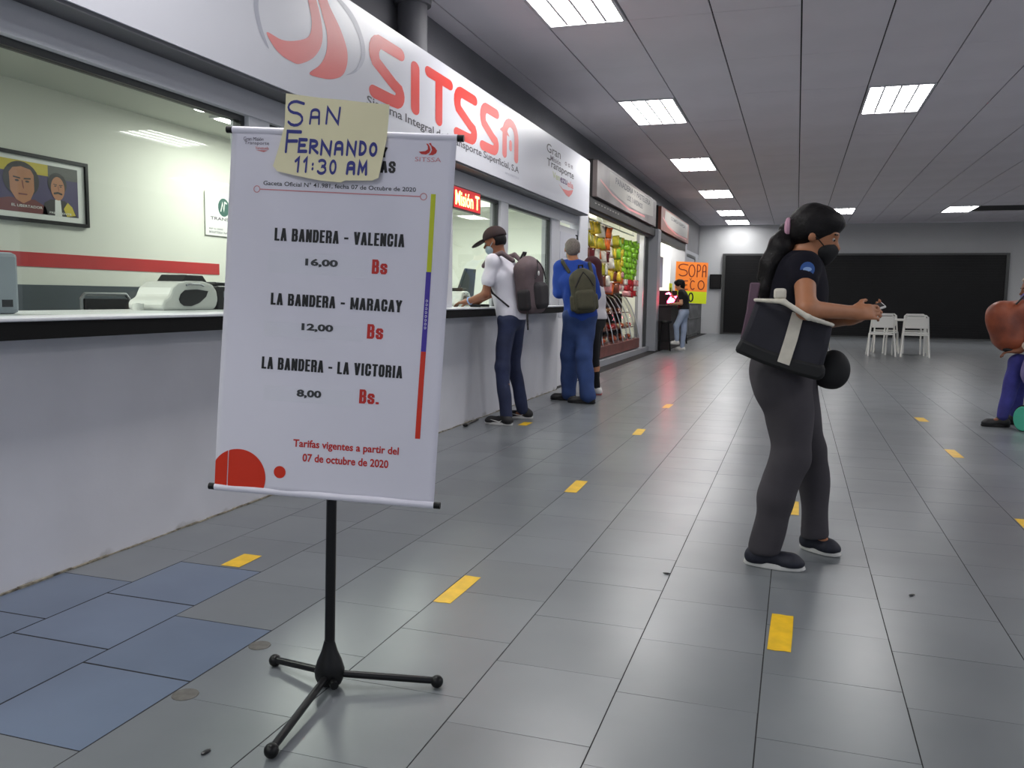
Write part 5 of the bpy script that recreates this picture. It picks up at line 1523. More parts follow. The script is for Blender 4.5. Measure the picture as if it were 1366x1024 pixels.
def head_prims(c, F, U, s=1.0, ears=True, female=False):
    c = vec(*c); F = nrm(F); U = nrm(U - F * (np.dot(U, F)) if isinstance(U, np.ndarray) else vec(*U)); U = nrm(U - F * (U @ F)); L = np.cross(U, F)
    p = [ell(c + U * 0.025 * s - F * 0.012 * s, (0.098 * s, 0.077 * s, 0.092 * s), F, U),
         ell(c - U * 0.045 * s + F * 0.022 * s, (0.066 * s, 0.056 * s, 0.068 * s), F, U, 0.03),
         ell(c - U * 0.095 * s + F * 0.058 * s, (0.022 * s, 0.026 * s, 0.018 * s), F, U, 0.02),      # chin
         cap(c + F * 0.082 * s + U * 0.01 * s, c + F * 0.106 * s - U * 0.026 * s, 0.008 * s, 0.0125 * s, 0.012),   # nose
         ell(c + F * 0.077 * s - U * 0.060 * s, (0.014 * s, 0.024 * s, 0.006 * s), F, U, 0.006),     # lips
         ell(c + F * 0.074 * s - U * 0.069 * s, (0.014 * s, 0.020 * s, 0.006 * s), F, U, 0.006),
         ell(c + F * 0.073 * s + U * 0.026 * s, (0.018 * s, 0.05 * s, 0.009 * s), F, U, 0.014)]      # brow
    if ears:
        for sd in (-1, 1):
            p.append(ell(c + L * sd * 0.078 * s - F * 0.008 * s - U * 0.012 * s, (0.018 * s, 0.008 * s, 0.031 * s), nrm(F - L * sd * 0.35), U, 0.008))
    return p

def eyes(par, c, F, U, s=1.0):
    c = vec(*c); F = nrm(F); U = vec(*U); U = nrm(U - F * (U @ F)); L = np.cross(U, F)
    for sd in (-1, 1):
        e = c + L * sd * 0.031 * s + F * 0.074 * s + U * 0.004 * s
        o = MB().ball(tuple(e), 0.0105 * s, seg=12, rings=8).build('eye', M['eyewhite'], par, smooth=True)
        e2 = e + F * 0.0085 * s - U * 0.002 * s
        MB().ball(tuple(e2), 0.0058 * s, seg=10, rings=6).build('iris', M['eyedark'], o, smooth=True)
        MB().tube([tuple(e + F * 0.012 * s + U * 0.021 * s - L * sd * 0.016 * s), tuple(e + F * 0.013 * s + U * 0.025 * s), tuple(e + F * 0.004 * s + U * 0.021 * s + L * sd * 0.02 * s)], 0.0035 * s, 6).build('eyebrow', M['hair'], par)

def shoe(par, heel, toe, z0, m, msole, w=0.045, h=0.085, mark=None):
    heel = vec(*heel, z0); toe = vec(*toe, z0); d = toe - heel; Ln = np.linalg.norm(d); d = d / Ln
    U = vec(0, 0, 1)
    up = [cap(heel + d * 0.05 + U * 0.055, heel + d * 0.08 + U * h, 0.038, 0.036, 0.03),
          cap(heel + d * 0.05 + U * 0.045, heel + d * (Ln - 0.06) + U * 0.038, 0.038, 0.036, 0.03),
          ell(heel + d * (Ln - 0.055) + U * 0.032, (0.055, w, 0.028), d, U, 0.03),
          ell(heel + d * 0.045 + U * 0.04, (0.045, w * 0.86, 0.035), d, U, 0.02),
          cut(heel + U * 0.016, (0, 0, -1))]
    o = sdf_mesh('shoe', up, m, par, vox=0.007)
    n = 24; vs = []
    R = vec(-d[1], d[0], 0)
    for zz, k in ((0.002, 0.96), (0.010, 1.03), (0.024, 1.0)):
        for i in range(n):
            a = 2 * PI * i / n
            ww = w * (0.86 + 0.16 * math.cos(a)) * k
            p = heel + d * (Ln / 2 + Ln / 2 * k * math.cos(a)) + R * ww * math.sin(a) + U * (zz + (0.012 if zz > 0.02 else 0) * max(0, -math.cos(a)))
            vs.append(tuple(p))
    fs = [tuple(range(n))[::-1], tuple(range(2 * n, 3 * n))]
    for j in range(2):
        for i in range(n): fs.append((j * n + i, j * n + (i + 1) % n, (j + 1) * n + (i + 1) % n, (j + 1) * n + i))
    MB().add(vs, fs).build('sole', msole, o, smooth=True)
    lc = MB()
    for i in range(3):
        p = heel + d * (Ln * (0.42 + 0.09 * i)) + U * (0.083 - 0.008 * i)
        lc.tube([tuple(p - R * 0.018), tuple(p + U * 0.004), tuple(p + R * 0.018)], 0.003, 6)
    lc.build('laces', M['blackmatte'] if msole is M['sole_white'] else msole, o)
    if mark:
        for sd in (-1, 1):
            q = [heel + d * Ln * a + R * sd * b + U * c for a, b, c in ((0.30, 0.041, 0.05), (0.40, 0.041, 0.038), (0.55, 0.042, 0.045), (0.74, 0.040, 0.05), (0.52, 0.044, 0.036), (0.38, 0.043, 0.028))]
            q = [p + R * sd * 0.003 for p in q]
            MB().add([tuple(p) for p in q] + [tuple(p + R * sd * 0.002) for p in q], [tuple(range(6)), tuple(range(11, 5, -1))] + [(i, (i + 1) % 6, (i + 1) % 6 + 6, i + 6) for i in range(6)]).build('side_mark', M['sole_white'], o)
    return o

def person_body(par, S, skin, vox=0.009):
    """one continuous surface: legs, trunk, arms with hands, neck, head"""
    F, U = nrm(S['F']), vec(0, 0, 1); Lf = np.cross(U, F)
    s = S.get('s', 1.0)
    p = []
    pe, ch, nk = vec(*S['pelvis']), vec(*S['chest']), vec(*S['neck'])
    wa = (pe + ch) / 2
    g = S.get('girth', 1.0)
    up = nrm(nk - pe)
    p += [ell(pe, (0.105 * g, 0.155 * g, 0.11), F, up, 0.05), ell(wa, (0.095 * g, 0.13 * g, 0.14), F, up, 0.06), ell(ch, (0.112 * g, 0.155 * g, 0.165), F, up, 0.06)]
    for i in (0, 1):
        sh, el_, wr = vec(*S['sh'][i]), vec(*S['el'][i]), vec(*S['wr'][i])
        p += [cap(nk - U * 0.01, sh, 0.045, 0.05, 0.05), cap(sh, el_, 0.048 * g, 0.040 * g, 0.03), cap(el_, wr, 0.040 * g, 0.026, 0.02)]
        hp, kn, an = vec(*S['hip'][i]), vec(*S['kn'][i]), vec(*S['an'][i])
        p += [cap(hp, kn, 0.080 * g, 0.053, 0.04), cap(kn, kn * 0.6 + an * 0.4, 0.052, 0.052, 0.03), cap(kn * 0.6 + an * 0.4, an, 0.052, 0.036, 0.02)]
        ft = S['foot'][i]
        p.append(cap(an - U * 0.04, vec(ft[0], ft[1], an[2] - 0.072), 0.030, 0.020, 0.02))
        hd = S['hand'][i]
        p += hand_prims(wr, hd[0], hd[1], hd[2], hd[3], s)
    hc, hF, hU = vec(*S['head']), nrm(S['hF']), nrm(S['hU'])
    p += [cap(nk - U * 0.03, hc - hU * 0.06 - hF * 0.02, 0.055, 0.05, 0.03)]
    p += head_prims(hc, hF, hU, S.get('hs', s))
    return sdf_mesh('body', p, skin, par, vox)

def shirt(par, S, m, inf=0.016, hem=None, sleeve=0.62, folds=0.003, name='shirt', vox=0.009, hemdir=None):
    F, U = nrm(S['F']), vec(0, 0, 1)
    pe, ch, nk = vec(*S['pelvis']), vec(*S['chest']), vec(*S['neck'])
    g = S.get('girth', 1.0); up = nrm(nk - pe); wa = (pe + ch) / 2
    p = [ell(pe + U * 0.03, (0.118 * g + inf, 0.160 * g + inf, 0.14), F, up, 0.07), ell(wa, (0.105 * g + inf, 0.145 * g + inf, 0.17), F, up, 0.07), ell(ch, (0.118 * g + inf, 0.165 * g + inf, 0.175), F, up, 0.07)]
    for i in (0, 1):
        sh, el_, wr = vec(*S['sh'][i]), vec(*S['el'][i]), vec(*S['wr'][i])
        p.append(cap(nk - U * 0.03, sh, 0.052 + inf * 0.3, 0.056 + inf * 0.5, 0.06))
        if sleeve <= 1:
            p.append(cap(sh, sh + (el_ - sh) * sleeve, 0.052 * g + inf * 0.4, 0.048 * g + inf * 0.7, 0.035))
        else:
            p.append(cap(sh, el_, 0.056 * g + inf * 0.6, 0.044 * g + inf * 0.8, 0.03))
            p.append(cap(el_, el_ + (wr - el_) * (sleeve - 1), 0.046 * g + inf * 0.6, 0.032 + inf * 0.6, 0.02))
    hz = S['pelvis'][2] - 0.02 if hem is None else hem
    p.append(cut((pe[0], pe[1], hz), hemdir or (0, 0, -1)))
    p.append(cut(nk + U * 0.035, (0, 0, 1)))
    return sdf_mesh(name, p, m, par, vox, folds, 24)

def trousers(par, S, m, loose=0.012, rk=0.075, rh=0.062, folds=0.004, name='trousers', vox=0.009, rt=0.098):
    F, U = nrm(S['F']), vec(0, 0, 1); g = S.get('girth', 1.0)
    pe = vec(*S['pelvis'])
    p = [ell(pe, (0.118 * g + loose, 0.162 * g + loose, 0.125), F, None, 0.05)]
    for i in (0, 1):
        hp, kn, an = vec(*S['hip'][i]), vec(*S['kn'][i]), vec(*S['an'][i])
        p += [cap(hp, kn, rt * g, rk, 0.035), cap(kn, an - U * 0.01, rk, rh, 0.025)]
    p.append(cut((pe[0], pe[1], pe[2] + 0.13), (0, 0, 1)))
    o = sdf_mesh(name, p, m, par, vox, folds, 22)
    return o

def backpack(name, label, c, out, up, half, mats, vox=0.01, straps=None, group=None):
    """out: away from the wearer's back"""
    t = thing(name, label, 'backpack', tuple(c))
    c0 = vec(0, 0, 0); o_ = nrm(out); u = nrm(up); u = nrm(u - o_ * (u @ o_)); l = np.cross(u, o_)
    hx, hy, hz = half
    sdf_mesh('bag_body', [rbox(c0 - u * hz * 0.1, (hx * 0.85, hy, hz * 0.88), o_, u, 0.07, 0.03), ell(c0 + u * hz * 0.42, (hx * 0.9, hy * 0.92, hz * 0.58), o_, u, 0.05)], mats[0], t, vox, 0.003, 18)
    sdf_mesh('front_pocket', [rbox(c0 - u * hz * 0.38 + o_ * hx * 0.72, (hx * 0.5, hy * 0.78, hz * 0.46), o_, u, 0.05, 0.02)], mats[1], t, vox, 0.002, 20)
    for sd in (-1, 1):
        sdf_mesh('side_pocket', [rbox(c0 - u * hz * 0.5 + l * sd * hy * 0.9, (hx * 0.55, hy * 0.22, hz * 0.36), o_, u, 0.03, 0.02)], mats[1], t, vox)
    def tb(pts, r, nm, m):
        MB().tube([tuple(c0 + o_ * a + l * b + u * c_) for a, b, c_ in pts], r, 8).build(nm, m, t, smooth=True)
    tb([(hx * 0.95, -hy * 0.75, hz * 0.18), (hx * 1.02, -hy * 0.4, hz * 0.52), (hx * 0.8, 0, hz * 0.82), (hx * 1.02, hy * 0.4, hz * 0.52), (hx * 0.95, hy * 0.75, hz * 0.18)], 0.006, 'zip', mats[2])
    tb([(-hx * 0.5, -hy * 0.2, hz * 0.9), (-hx * 0.2, -hy * 0.15, hz * 1.12), (-hx * 0.2, hy * 0.15, hz * 1.12), (-hx * 0.5, hy * 0.2, hz * 0.9)], 0.011, 'grab_loop', mats[2])
    for st_ in (straps or []):
        pts = [vec(*q) - vec(*c) for q in st_[0]]
        pr_ = []
        for a, b in zip(pts[:-1], pts[1:]):
            n = max(1, int(np.linalg.norm(b - a) / 0.04))
            pr_.append(cap(a, b, st_[1], st_[1], 0.01))
        sdf_mesh('shoulder_strap', pr_, st_[2], t, 0.008)
    return t

# ---------------------------------------------------------------- 1. woman walking past with a tote bag
wm = thing('person', 'woman in dark top and grey trousers walking right, long ponytail, looking at a phone', 'person', (0, 0, 0))
W = dict(F=(0.99, 0.0, 0), pelvis=(-0.035, 3.90, 0.86), chest=(0.0, 3.90, 1.175), neck=(0.008, 3.90, 1.325),
         sh=((0.022, 3.765, 1.285), (0.03, 4.035, 1.285)), el=((0.036, 3.60, 1.115), (0.10, 4.10, 1.06)), wr=((0.215, 3.74, 1.105), (0.225, 3.97, 1.075)),
         hip=((-0.045, 3.825, 0.84), (-0.02, 3.975, 0.84)), kn=((-0.005, 3.815, 0.47), (0.085, 4.03, 0.49)), an=((-0.082, 3.80, 0.10), (0.125, 4.12, 0.115)),
         foot=((0.03, 3.80), (0.20, 4.07)), girth=0.96, s=0.86,
         hand=(((0.9, 0.25, 0.05), (0.1, 0.9, -0.3), (0, 0, 1), 0.55), ((0.9, -0.2, 0.25), (-0.1, -0.3, 1), (0, -1, 0.2), 0.55)),
         head=(0.065, 3.90, 1.425), hs=0.96, hF=(0.93, -0.06, -0.34), hU=(0.34, 0.0, 0.94))
person_body(wm, W, M['skin_tan'], 0.0065)
shirt(wm, W, M['navy'], 0.014, hem=0.90, sleeve=0.30, folds=0.004, name='top', vox=0.008)
# trousers: wide, the near leg bearing the weight
F_ = vec(1, 0, 0)
sdf_mesh('trousers', [ell((-0.045, 3.90, 0.845), (0.135, 0.175, 0.13), None, None, 0.05), ell((-0.085, 3.83, 0.79), (0.09, 0.09, 0.1), None, None, 0.05), ell((-0.07, 3.97, 0.79), (0.09, 0.09, 0.1), None, None, 0.05),
     cap((-0.02, 3.825, 0.80), (0.0, 3.815, 0.48), 0.105, 0.082, 0.04), cap((0.0, 3.815, 0.48), (-0.05, 3.805, 0.30), 0.082, 0.078, 0.03), cap((-0.05, 3.805, 0.30), (-0.08, 3.80, 0.09), 0.076, 0.066, 0.03),
     cap((0.0, 3.975, 0.80), (0.08, 4.03, 0.50), 0.102, 0.072, 0.03), cap((0.08, 4.03, 0.50), (0.13, 4.11, 0.09), 0.072, 0.060, 0.03),
     cut((-0.08, 3.8, 0.06), (0.05, 0, -1)), cut((0, 0, 0.955), (0, 0, 1))], M['trouser_grey'], wm, 0.008, 0.0075, 18)
shoe(wm, (-0.168, 3.812), (0.082, 3.79), 0.0, M['shoe_navy'], M['sole_white'], 0.042)
shoe(wm, (0.065, 4.165), (0.235, 4.06), 0.0, M['shoe_navy'], M['sole_white'], 0.042)
hc = vec(0.065, 3.90, 1.425); hF = nrm((0.93, -0.06, -0.34)); hU = nrm(vec(0.34, 0, 0.94)); hL = np.cross(hU, hF)
sdf_mesh('hair', [ell(hc + hU * 0.034 - hF * 0.024, (0.102, 0.086, 0.094), hF, hU, 0.02), ell(hc + hU * 0.005 - hF * 0.05, (0.07, 0.078, 0.075), hF, hU, 0.03), ell(hc + hU * 0.07 + hF * 0.02, (0.075, 0.07, 0.045), hF, hU, 0.03),
     cap((-0.02, 3.895, 1.445), (-0.055, 3.89, 1.445), 0.05, 0.034, 0.02)], M['hair'], wm, 0.007, 0.0015, 60)
sdf_mesh('ponytail', [cap((-0.045, 3.89, 1.445), (-0.075, 3.88, 1.385), 0.034, 0.050, 0.02), cap((-0.075, 3.88, 1.385), (-0.11, 3.86, 1.30), 0.050, 0.048, 0.02), cap((-0.11, 3.86, 1.30), (-0.125, 3.84, 1.20), 0.048, 0.034, 0.02), cap((-0.125, 3.84, 1.20), (-0.12, 3.82, 1.10), 0.034, 0.012, 0.02),
     cap((-0.09, 3.87, 1.34), (-0.155, 3.85, 1.245), 0.03, 0.01, 0.02)], M['hair'], wm, 0.007, 0.003, 50)
MB().tube([(-0.047 + 0.010 * math.cos(a) * 0.5, 3.89 + 0.036 * math.cos(a), 1.452 + 0.036 * math.sin(a)) for a in [2 * PI * i / 14 for i in range(15)]], 0.013, 8).build('scrunchie', M['scrunchie'], wm, smooth=True)
eyes(wm, hc, hF, hU, 0.93)
sdf_mesh('face_mask', [ell(hc - hU * 0.052 + hF * 0.048, (0.052, 0.056, 0.052), hF, hU, 0.02), cap(hc - hU * 0.035 + hF * 0.095, hc - hU * 0.09 + hF * 0.075, 0.014, 0.016, 0.03)], M['mask_black'], wm, 0.006)
MB().tube([tuple(hc + hF * 0.05 - hL * 0.058 - hU * 0.035), tuple(hc + hF * 0.01 - hL * 0.073 - hU * 0.012), tuple(hc - hF * 0.02 - hL * 0.074 - hU * 0.03)], 0.0025, 6).build('mask_loop', M['mask_black'], wm)
v = [(0.034 + 0.028 * math.cos(a), 1.275 + 0.03 * math.sin(a)) for a in [2 * PI * i / 20 for i in range(20)]]
MB().add([(p[0], 3.680, p[1]) for p in v] + [(p[0], 3.72, p[1]) for p in v], [tuple(range(20)), tuple(range(39, 19, -1))] + [(i, (i + 1) % 20, (i + 1) % 20 + 20, i + 20) for i in range(20)]).build('sleeve_patch', M['patch_blue'], wm)
MB().add([(p[0] * 0.6 + 0.0136, 3.6785, p[1] * 0.3 + 0.8925) for p in v] + [(p[0] * 0.6 + 0.0136, 3.69, p[1] * 0.3 + 0.8925) for p in v], [tuple(range(20)), tuple(range(39, 19, -1))] + [(i, (i + 1) % 20, (i + 1) % 20 + 20, i + 20) for i in range(20)]).build('patch_letters', M['patch_light'], wm)
# tote bag
tb_ = thing('tote_bag', 'charcoal tote bag with cream straps and black base under the walking woman\'s arm', 'bag', (-0.03, 3.64, 1.0))
A_ = dict(TL=(-0.155, 1.150), BL=(-0.222, 0.955), BR=(0.105, 0.850), TR=(0.135, 1.060))
def tote_solid(pts, y0, y1, m, nm, bev=0.02):
    n = len(pts)
    vs = [(x + 0.03, y0 - 3.64, z - 1.0) for x, z in pts] + [(x + 0.03, y1 - 3.64, z - 1.0) for x, z in pts]
    o = MB().add(vs, [tuple(range(n)), tuple(range(2 * n - 1, n - 1, -1))] + [(i, (i + 1) % n, (i + 1) % n + n, i + n) for i in range(n)]).build(nm, m, tb_, smooth=True, bevel=bev)
    return o
tote_solid([(-0.158, 1.15), (-0.185, 1.06), (-0.222, 0.965), (-0.10, 0.915), (0.0, 0.885), (0.105, 0.865), (0.125, 0.96), (0.14, 1.062), (0.06, 1.085), (-0.05, 1.125)], 3.625, 3.72, M['tote'], 'bag_body')
tote_solid([(-0.208, 0.995), (-0.235, 0.945), (-0.225, 0.935), (-0.12, 0.892), (0.0, 0.855), (0.095, 0.832), (0.118, 0.85), (0.118, 0.895), (0.0, 0.92), (-0.11, 0.955)], 3.618, 3.727, M['toteblack'], 'base')
tote_solid([(-0.016, 1.105), (-0.04, 1.0), (-0.065, 0.905), (-0.018, 0.89), (0.008, 0.99), (0.028, 1.09)], 3.616, 3.621, M['strap_white'], 'stripe', 0.001)
sdf_mesh('handle', [cap((-0.13, -0.01, 0.15), (-0.02, -0.085, 0.145), 0.008, 0.011, 0.01), cap((-0.02, -0.085, 0.145), (0.075, -0.098, 0.085), 0.011, 0.011, 0.01), cap((0.075, -0.098, 0.085), (0.168, -0.012, 0.055), 0.011, 0.008, 0.01)], M['strap_white'], tb_, 0.005)
sdf_mesh('handle_loop', [rbox((-0.035, -0.05, 0.175), (0.024, 0.02, 0.022), None, None, 0.01)], M['strap_white'], tb_, 0.005)
tote_solid([(-0.185, 1.22), (-0.196, 1.10), (-0.215, 0.99), (-0.185, 1.0), (-0.165, 1.08), (-0.145, 1.22)], 3.66, 3.70, M['tote_pink'], 'side_flap', 0.006)
# black round handbag and phone
hb = thing('handbag', 'small rounded black handbag hanging in front of the walking woman', 'bag', (0.165, 3.98, 0.86))
sdf_mesh('bag_body', [ell((0.0, 0, -0.005), (0.068, 0.045, 0.085), (1, 0, 0.1), None, 0.03), ell((-0.03, 0, -0.035), (0.06, 0.045, 0.05), None, None, 0.03)], M['toteblack'], hb, 0.007)
MB().tube([(-0.03, 0.0, 0.07), (-0.042, -0.01, 0.13), (-0.05, -0.02, 0.20)], 0.0028, 6).build('cord', M['strap_white'], hb)
MB().tube([(-0.018, 0.0, 0.07), (-0.03, -0.01, 0.13), (-0.045, -0.02, 0.20)], 0.0028, 6).build('cord', M['strap_white'], hb)
ph = thing('phone', 'pale phone in the walking woman\'s hand', 'phone', (0.305, 3.835, 1.125))
o = MB().box(-0.035, 0.035, -0.006, 0.006, -0.011, 0.011)
bx_ = MB().box(-0.036, 0.036, -0.034, 0.034, -0.0045, 0.0045).build('case', M['plastic_white'], ph, bevel=0.003)
box('screen', M['black'], -0.032, 0.032, -0.030, 0.030, 0.0045, 0.0052, ph)
ph.rotation_euler = (0.25, -0.35, 0.1)

# ---------------------------------------------------------------- 2. man in cap and white tee at the counter
m1 = thing('person', 'man in dark cap, white tee and dark jeans leaning on the ticket counter with backpack', 'person', (0, 0, 0))
A = dict(F=(-0.98, 0.15, 0), pelvis=(-2.47, 7.5, 0.955), chest=(-2.545, 7.49, 1.30), neck=(-2.575, 7.49, 1.50),
         sh=((-2.60, 7.32, 1.455), (-2.57, 7.67, 1.455)), el=((-2.645, 7.27, 1.165), (-2.72, 7.73, 1.19)), wr=((-2.835, 7.33, 1.10), (-2.84, 7.60, 1.10)),
         hip=((-2.48, 7.405, 0.93), (-2.46, 7.595, 0.93)), kn=((-2.50, 7.33, 0.52), (-2.50, 7.66, 0.52)), an=((-2.435, 7.275, 0.10), (-2.42, 7.72, 0.10)),
         foot=((-2.55, 7.30), (-2.53, 7.72)), girth=0.93,
         hand=(((-0.95, 0.25, -0.12), (0, 0.1, -1), (0, 1, 0), 0.35), ((-0.9, -0.3, -0.12), (0, 0.1, -1), (0, -1, 0), 0.35)),
         head=(-2.635, 7.475, 1.645), hF=(-0.95, -0.08, -0.30), hU=(-0.30, 0, 0.95))
person_body(m1, A, M['skin_brown'], 0.009)
shirt(m1, A, M['tee_white'], 0.020, hem=0.925, sleeve=0.60, folds=0.005, name='tee', hemdir=(0.15, 0, -1))
trousers(m1, A, M['jeans_dark'], 0.008, 0.066, 0.056, 0.004, 'jeans', rt=0.092)
shoe(m1, (-2.365, 7.245), (-2.645, 7.30), 0.0, M['shoe_black'], M['sole_white'], 0.046, mark=True)
shoe(m1, (-2.33, 7.755), (-2.60, 7.72), 0.0, M['shoe_black'], M['sole_white'], 0.046, mark=True)
hc = vec(-2.635, 7.475, 1.645); hF = nrm((-0.95, -0.08, -0.30)); hU = nrm((-0.30, 0, 0.95)); hL = np.cross(hU, hF)
sdf_mesh('hair', [ell(hc + hU * 0.01 - hF * 0.035, (0.078, 0.083, 0.085), hF, hU, 0.02), cut(hc - hU * 0.05, -hU), cut(hc + hF * 0.035, hF)], M['hair'], m1, 0.008)
cp = sdf_mesh('cap', [ell(hc + hU * 0.045 - hF * 0.012, (0.112, 0.096, 0.096), hF, hU, 0.02), cut(hc + hU * 0.028, -hU)], M['capmat'], m1, 0.008)
sdf_mesh('brim', [ell(hc + hU * 0.03 + hF * 0.14, (0.085, 0.078, 0.011), nrm(hF - hU * 0.25), hU, 0.02)], M['capmat'], cp, 0.007)
eyes(m1, hc, hF, hU, 1.0)
sdf_mesh('face_mask', [ell(hc - hU * 0.058 + hF * 0.048, (0.058, 0.062, 0.052), hF, hU, 0.02), cut(hc - hU * 0.015, hU), cut(hc + hF * 0.0, -hF)], M['mask_blue'], m1, 0.007)
MB().tube([tuple(hc + hF * 0.04 + hL * 0.062 - hU * 0.04), tuple(hc + hL * 0.08 - hU * 0.01), tuple(hc - hF * 0.02 + hL * 0.08 - hU * 0.0)], 0.003, 6).build('mask_loop', M['mask_blue'], m1)
wb = nrm(vec(-2.835, 7.33, 1.10) - vec(-2.645, 7.27, 1.165))
cc = vec(-2.815, 7.325, 1.107); a_ = nrm(np.cross(wb, (0, 0, 1))); b_ = np.cross(a_, wb)
o = MB().tube([tuple(cc + (a_ * math.cos(2 * PI * i / 14) + b_ * math.sin(2 * PI * i / 14)) * 0.031) for i in range(15)], 0.007, 6).build('wristwatch', M['patch_light'], m1, smooth=True)
backpack('backpack', 'taupe backpack with dark front pocket on the back of the man in the white tee', (-2.305, 7.51, 1.255), (0.98, -0.10, 0.10), (-0.16, 0, 1), (0.115, 0.165, 0.265), (M['pack_taupe'], M['pack_dark'], M['pack_dark']),
         straps=[([(-2.42, 7.36, 1.47), (-2.52, 7.34, 1.535), (-2.63, 7.34, 1.50), (-2.685, 7.33, 1.42)], 0.022, M['pack_taupe']),
                 ([(-2.42, 7.62, 1.47), (-2.50, 7.65, 1.535), (-2.61, 7.66, 1.50), (-2.68, 7.66, 1.42)], 0.022, M['pack_taupe']),
                 ([(-2.66, 7.335, 1.30), (-2.60, 7.33, 1.18), (-2.45, 7.35, 1.06)], 0.010, M['pack_dark']),
                 ([(-2.28, 7.36, 1.03), (-2.27, 7.34, 0.94), (-2.26, 7.33, 0.86)], 0.010, M['pack_dark'])])
t = thing('badge', 'small pale round badge on the taupe backpack', 'badge', (-2.19, 7.40, 1.36))
MB().ball((0, 0, 0), 0.022, sc=(0.3, 1, 1)).build('disc', M['plastic_white'], t, smooth=True)

# ---------------------------------------------------------------- 3. grey haired man in blue
m2 = thing('person', 'grey-haired man in royal blue shirt and blue jeans seen from behind at the booth door', 'person', (0, 0, 0))
B = dict(F=(-0.45, 0.89, 0), pelvis=(-2.24, 9.2, 0.96), chest=(-2.30, 9.22, 1.32), neck=(-2.335, 9.24, 1.54),
         sh=((-2.475, 9.18, 1.475), (-2.185, 9.33, 1.455)), el=((-2.495, 9.20, 1.20), (-2.13, 9.42, 1.18)), wr=((-2.515, 9.40, 1.27), (-2.26, 9.55, 1.15)),
         hip=((-2.32, 9.17, 0.94), (-2.18, 9.24, 0.94)), kn=((-2.375, 9.26, 0.52), (-2.18, 9.14, 0.52)), an=((-2.385, 9.32, 0.10), (-2.12, 9.12, 0.10)),
         foot=((-2.52, 9.33), (-2.25, 9.125)), girth=1.02,
         hand=(((-0.15, 0.5, 0.8), (0.8, 0.1, -0.1), (0, 0, 1), 0.6), ((-0.7, 0.5, 0.1), (-0.2, -0.3, 1), (0, 0, 1), 0.6)),
         head=(-2.36, 9.25, 1.675), hF=(-0.32, 0.92, -0.18), hU=(0, 0.18, 0.98))
person_body(m2, B, M['skin_tan'], 0.010)
shirt(m2, B, M['shirt_blue'], 0.024, hem=0.885, sleeve=1.85, folds=0.005, name='long_sleeved_shirt', vox=0.010)
trousers(m2, B, M['jeans_blue'], 0.016, 0.092, 0.086, 0.006, 'jeans', vox=0.010, rt=0.11)
shoe(m2, (-2.30, 9.315), (-2.60, 9.335), 0.0, M['shoe_black'], M['shoe_black'], 0.05)
shoe(m2, (-2.035, 9.115), (-2.345, 9.125), 0.0, M['shoe_black'], M['shoe_black'], 0.05)
hc = vec(-2.36, 9.25, 1.675); hF = nrm((-0.32, 0.92, -0.18)); hU = nrm((0, 0.18, 0.98)); hL = np.cross(hU, hF)
sdf_mesh('hair', [ell(hc + hU * 0.028 - hF * 0.014, (0.104, 0.084, 0.088), hF, hU, 0.02), ell(hc - hU * 0.01 - hF * 0.045, (0.062, 0.072, 0.08), hF, hU, 0.03), cut(hc + hF * 0.06, nrm(hF - hU * 0.5))], M['hair_grey'], m2, 0.009, 0.001, 80)
eyes(m2, hc, hF, hU)
for sd in (-1, 1):
    MB().tube([tuple(hc + hL * sd * 0.083 - hU * 0.02), tuple(hc + hL * sd * 0.075 - hU * 0.03 + hF * 0.05)], 0.003, 6).build('mask_loop', M['mask_blue'], m2)
sdf_mesh('face_mask', [ell(hc - hU * 0.058 + hF * 0.048, (0.058, 0.064, 0.052), hF, hU, 0.02), cut(hc - hU * 0.015, hU), cut(hc, -hF)], M['mask_blue'], m2, 0.008)
backpack('backpack', 'olive backpack on the back of the grey-haired man in blue', (-2.175, 9.035, 1.22), (0.45, -0.89, 0.02), (-0.16, 0.08, 1), (0.085, 0.135, 0.245), (M['pack_olive'], M['pack_olive'], M['pack_dark']),
         straps=[([(-2.35, 9.10, 1.42), (-2.43, 9.12, 1.53), (-2.46, 9.2, 1.55), (-2.48, 9.32, 1.45)], 0.020, M['pack_olive']), ([(-2.12, 9.2, 1.40), (-2.16, 9.24, 1.52), (-2.18, 9.38, 1.50), (-2.2, 9.46, 1.42)], 0.020, M['pack_olive'])])
ph = thing('phone', 'dark phone in the raised hand of the man in blue', 'phone', (-2.525, 9.45, 1.37))
MB().box(-0.006, 0.006, -0.035, 0.035, -0.06, 0.06).build('case', M['black'], ph, bevel=0.003)
box('screen', M['dev_dark'], 0.0061, 0.0066, -0.031, 0.031, -0.055, 0.055, ph)

# ---------------------------------------------------------------- 4. hooded person beyond him
m3 = thing('person', 'person in maroon hood and dark trousers standing beyond the man in blue', 'person', (0, 0, 0))
D = dict(F=(-0.95, 0.2, 0), pelvis=(-2.27, 10.1, 0.86), chest=(-2.30, 10.1, 1.18), neck=(-2.32, 10.1, 1.36),
         sh=((-2.32, 9.95, 1.31), (-2.30, 10.25, 1.31)), el=((-2.27, 9.92, 1.07), (-2.27, 10.27, 1.07)), wr=((-2.45, 9.97, 1.10), (-2.45, 10.2, 1.10)),
         hip=((-2.27, 10.02, 0.84), (-2.27, 10.18, 0.84)), kn=((-2.26, 10.0, 0.46), (-2.29, 10.18, 0.46)), an=((-2.22, 10.0, 0.09), (-2.27, 10.2, 0.09)),
         foot=((-2.33, 10.0), (-2.38, 10.2)), girth=0.92, s=0.93,
         hand=(((-0.9, 0.2, 0.1), (0, 0.3, 0.9), (0, 0, 1), 0.5), ((-0.9, -0.2, 0.1), (0, -0.3, 0.9), (0, 0, 1), 0.5)),
         head=(-2.34, 10.1, 1.50), hF=(-0.96, 0.1, -0.2), hU=(-0.2, 0, 0.97))
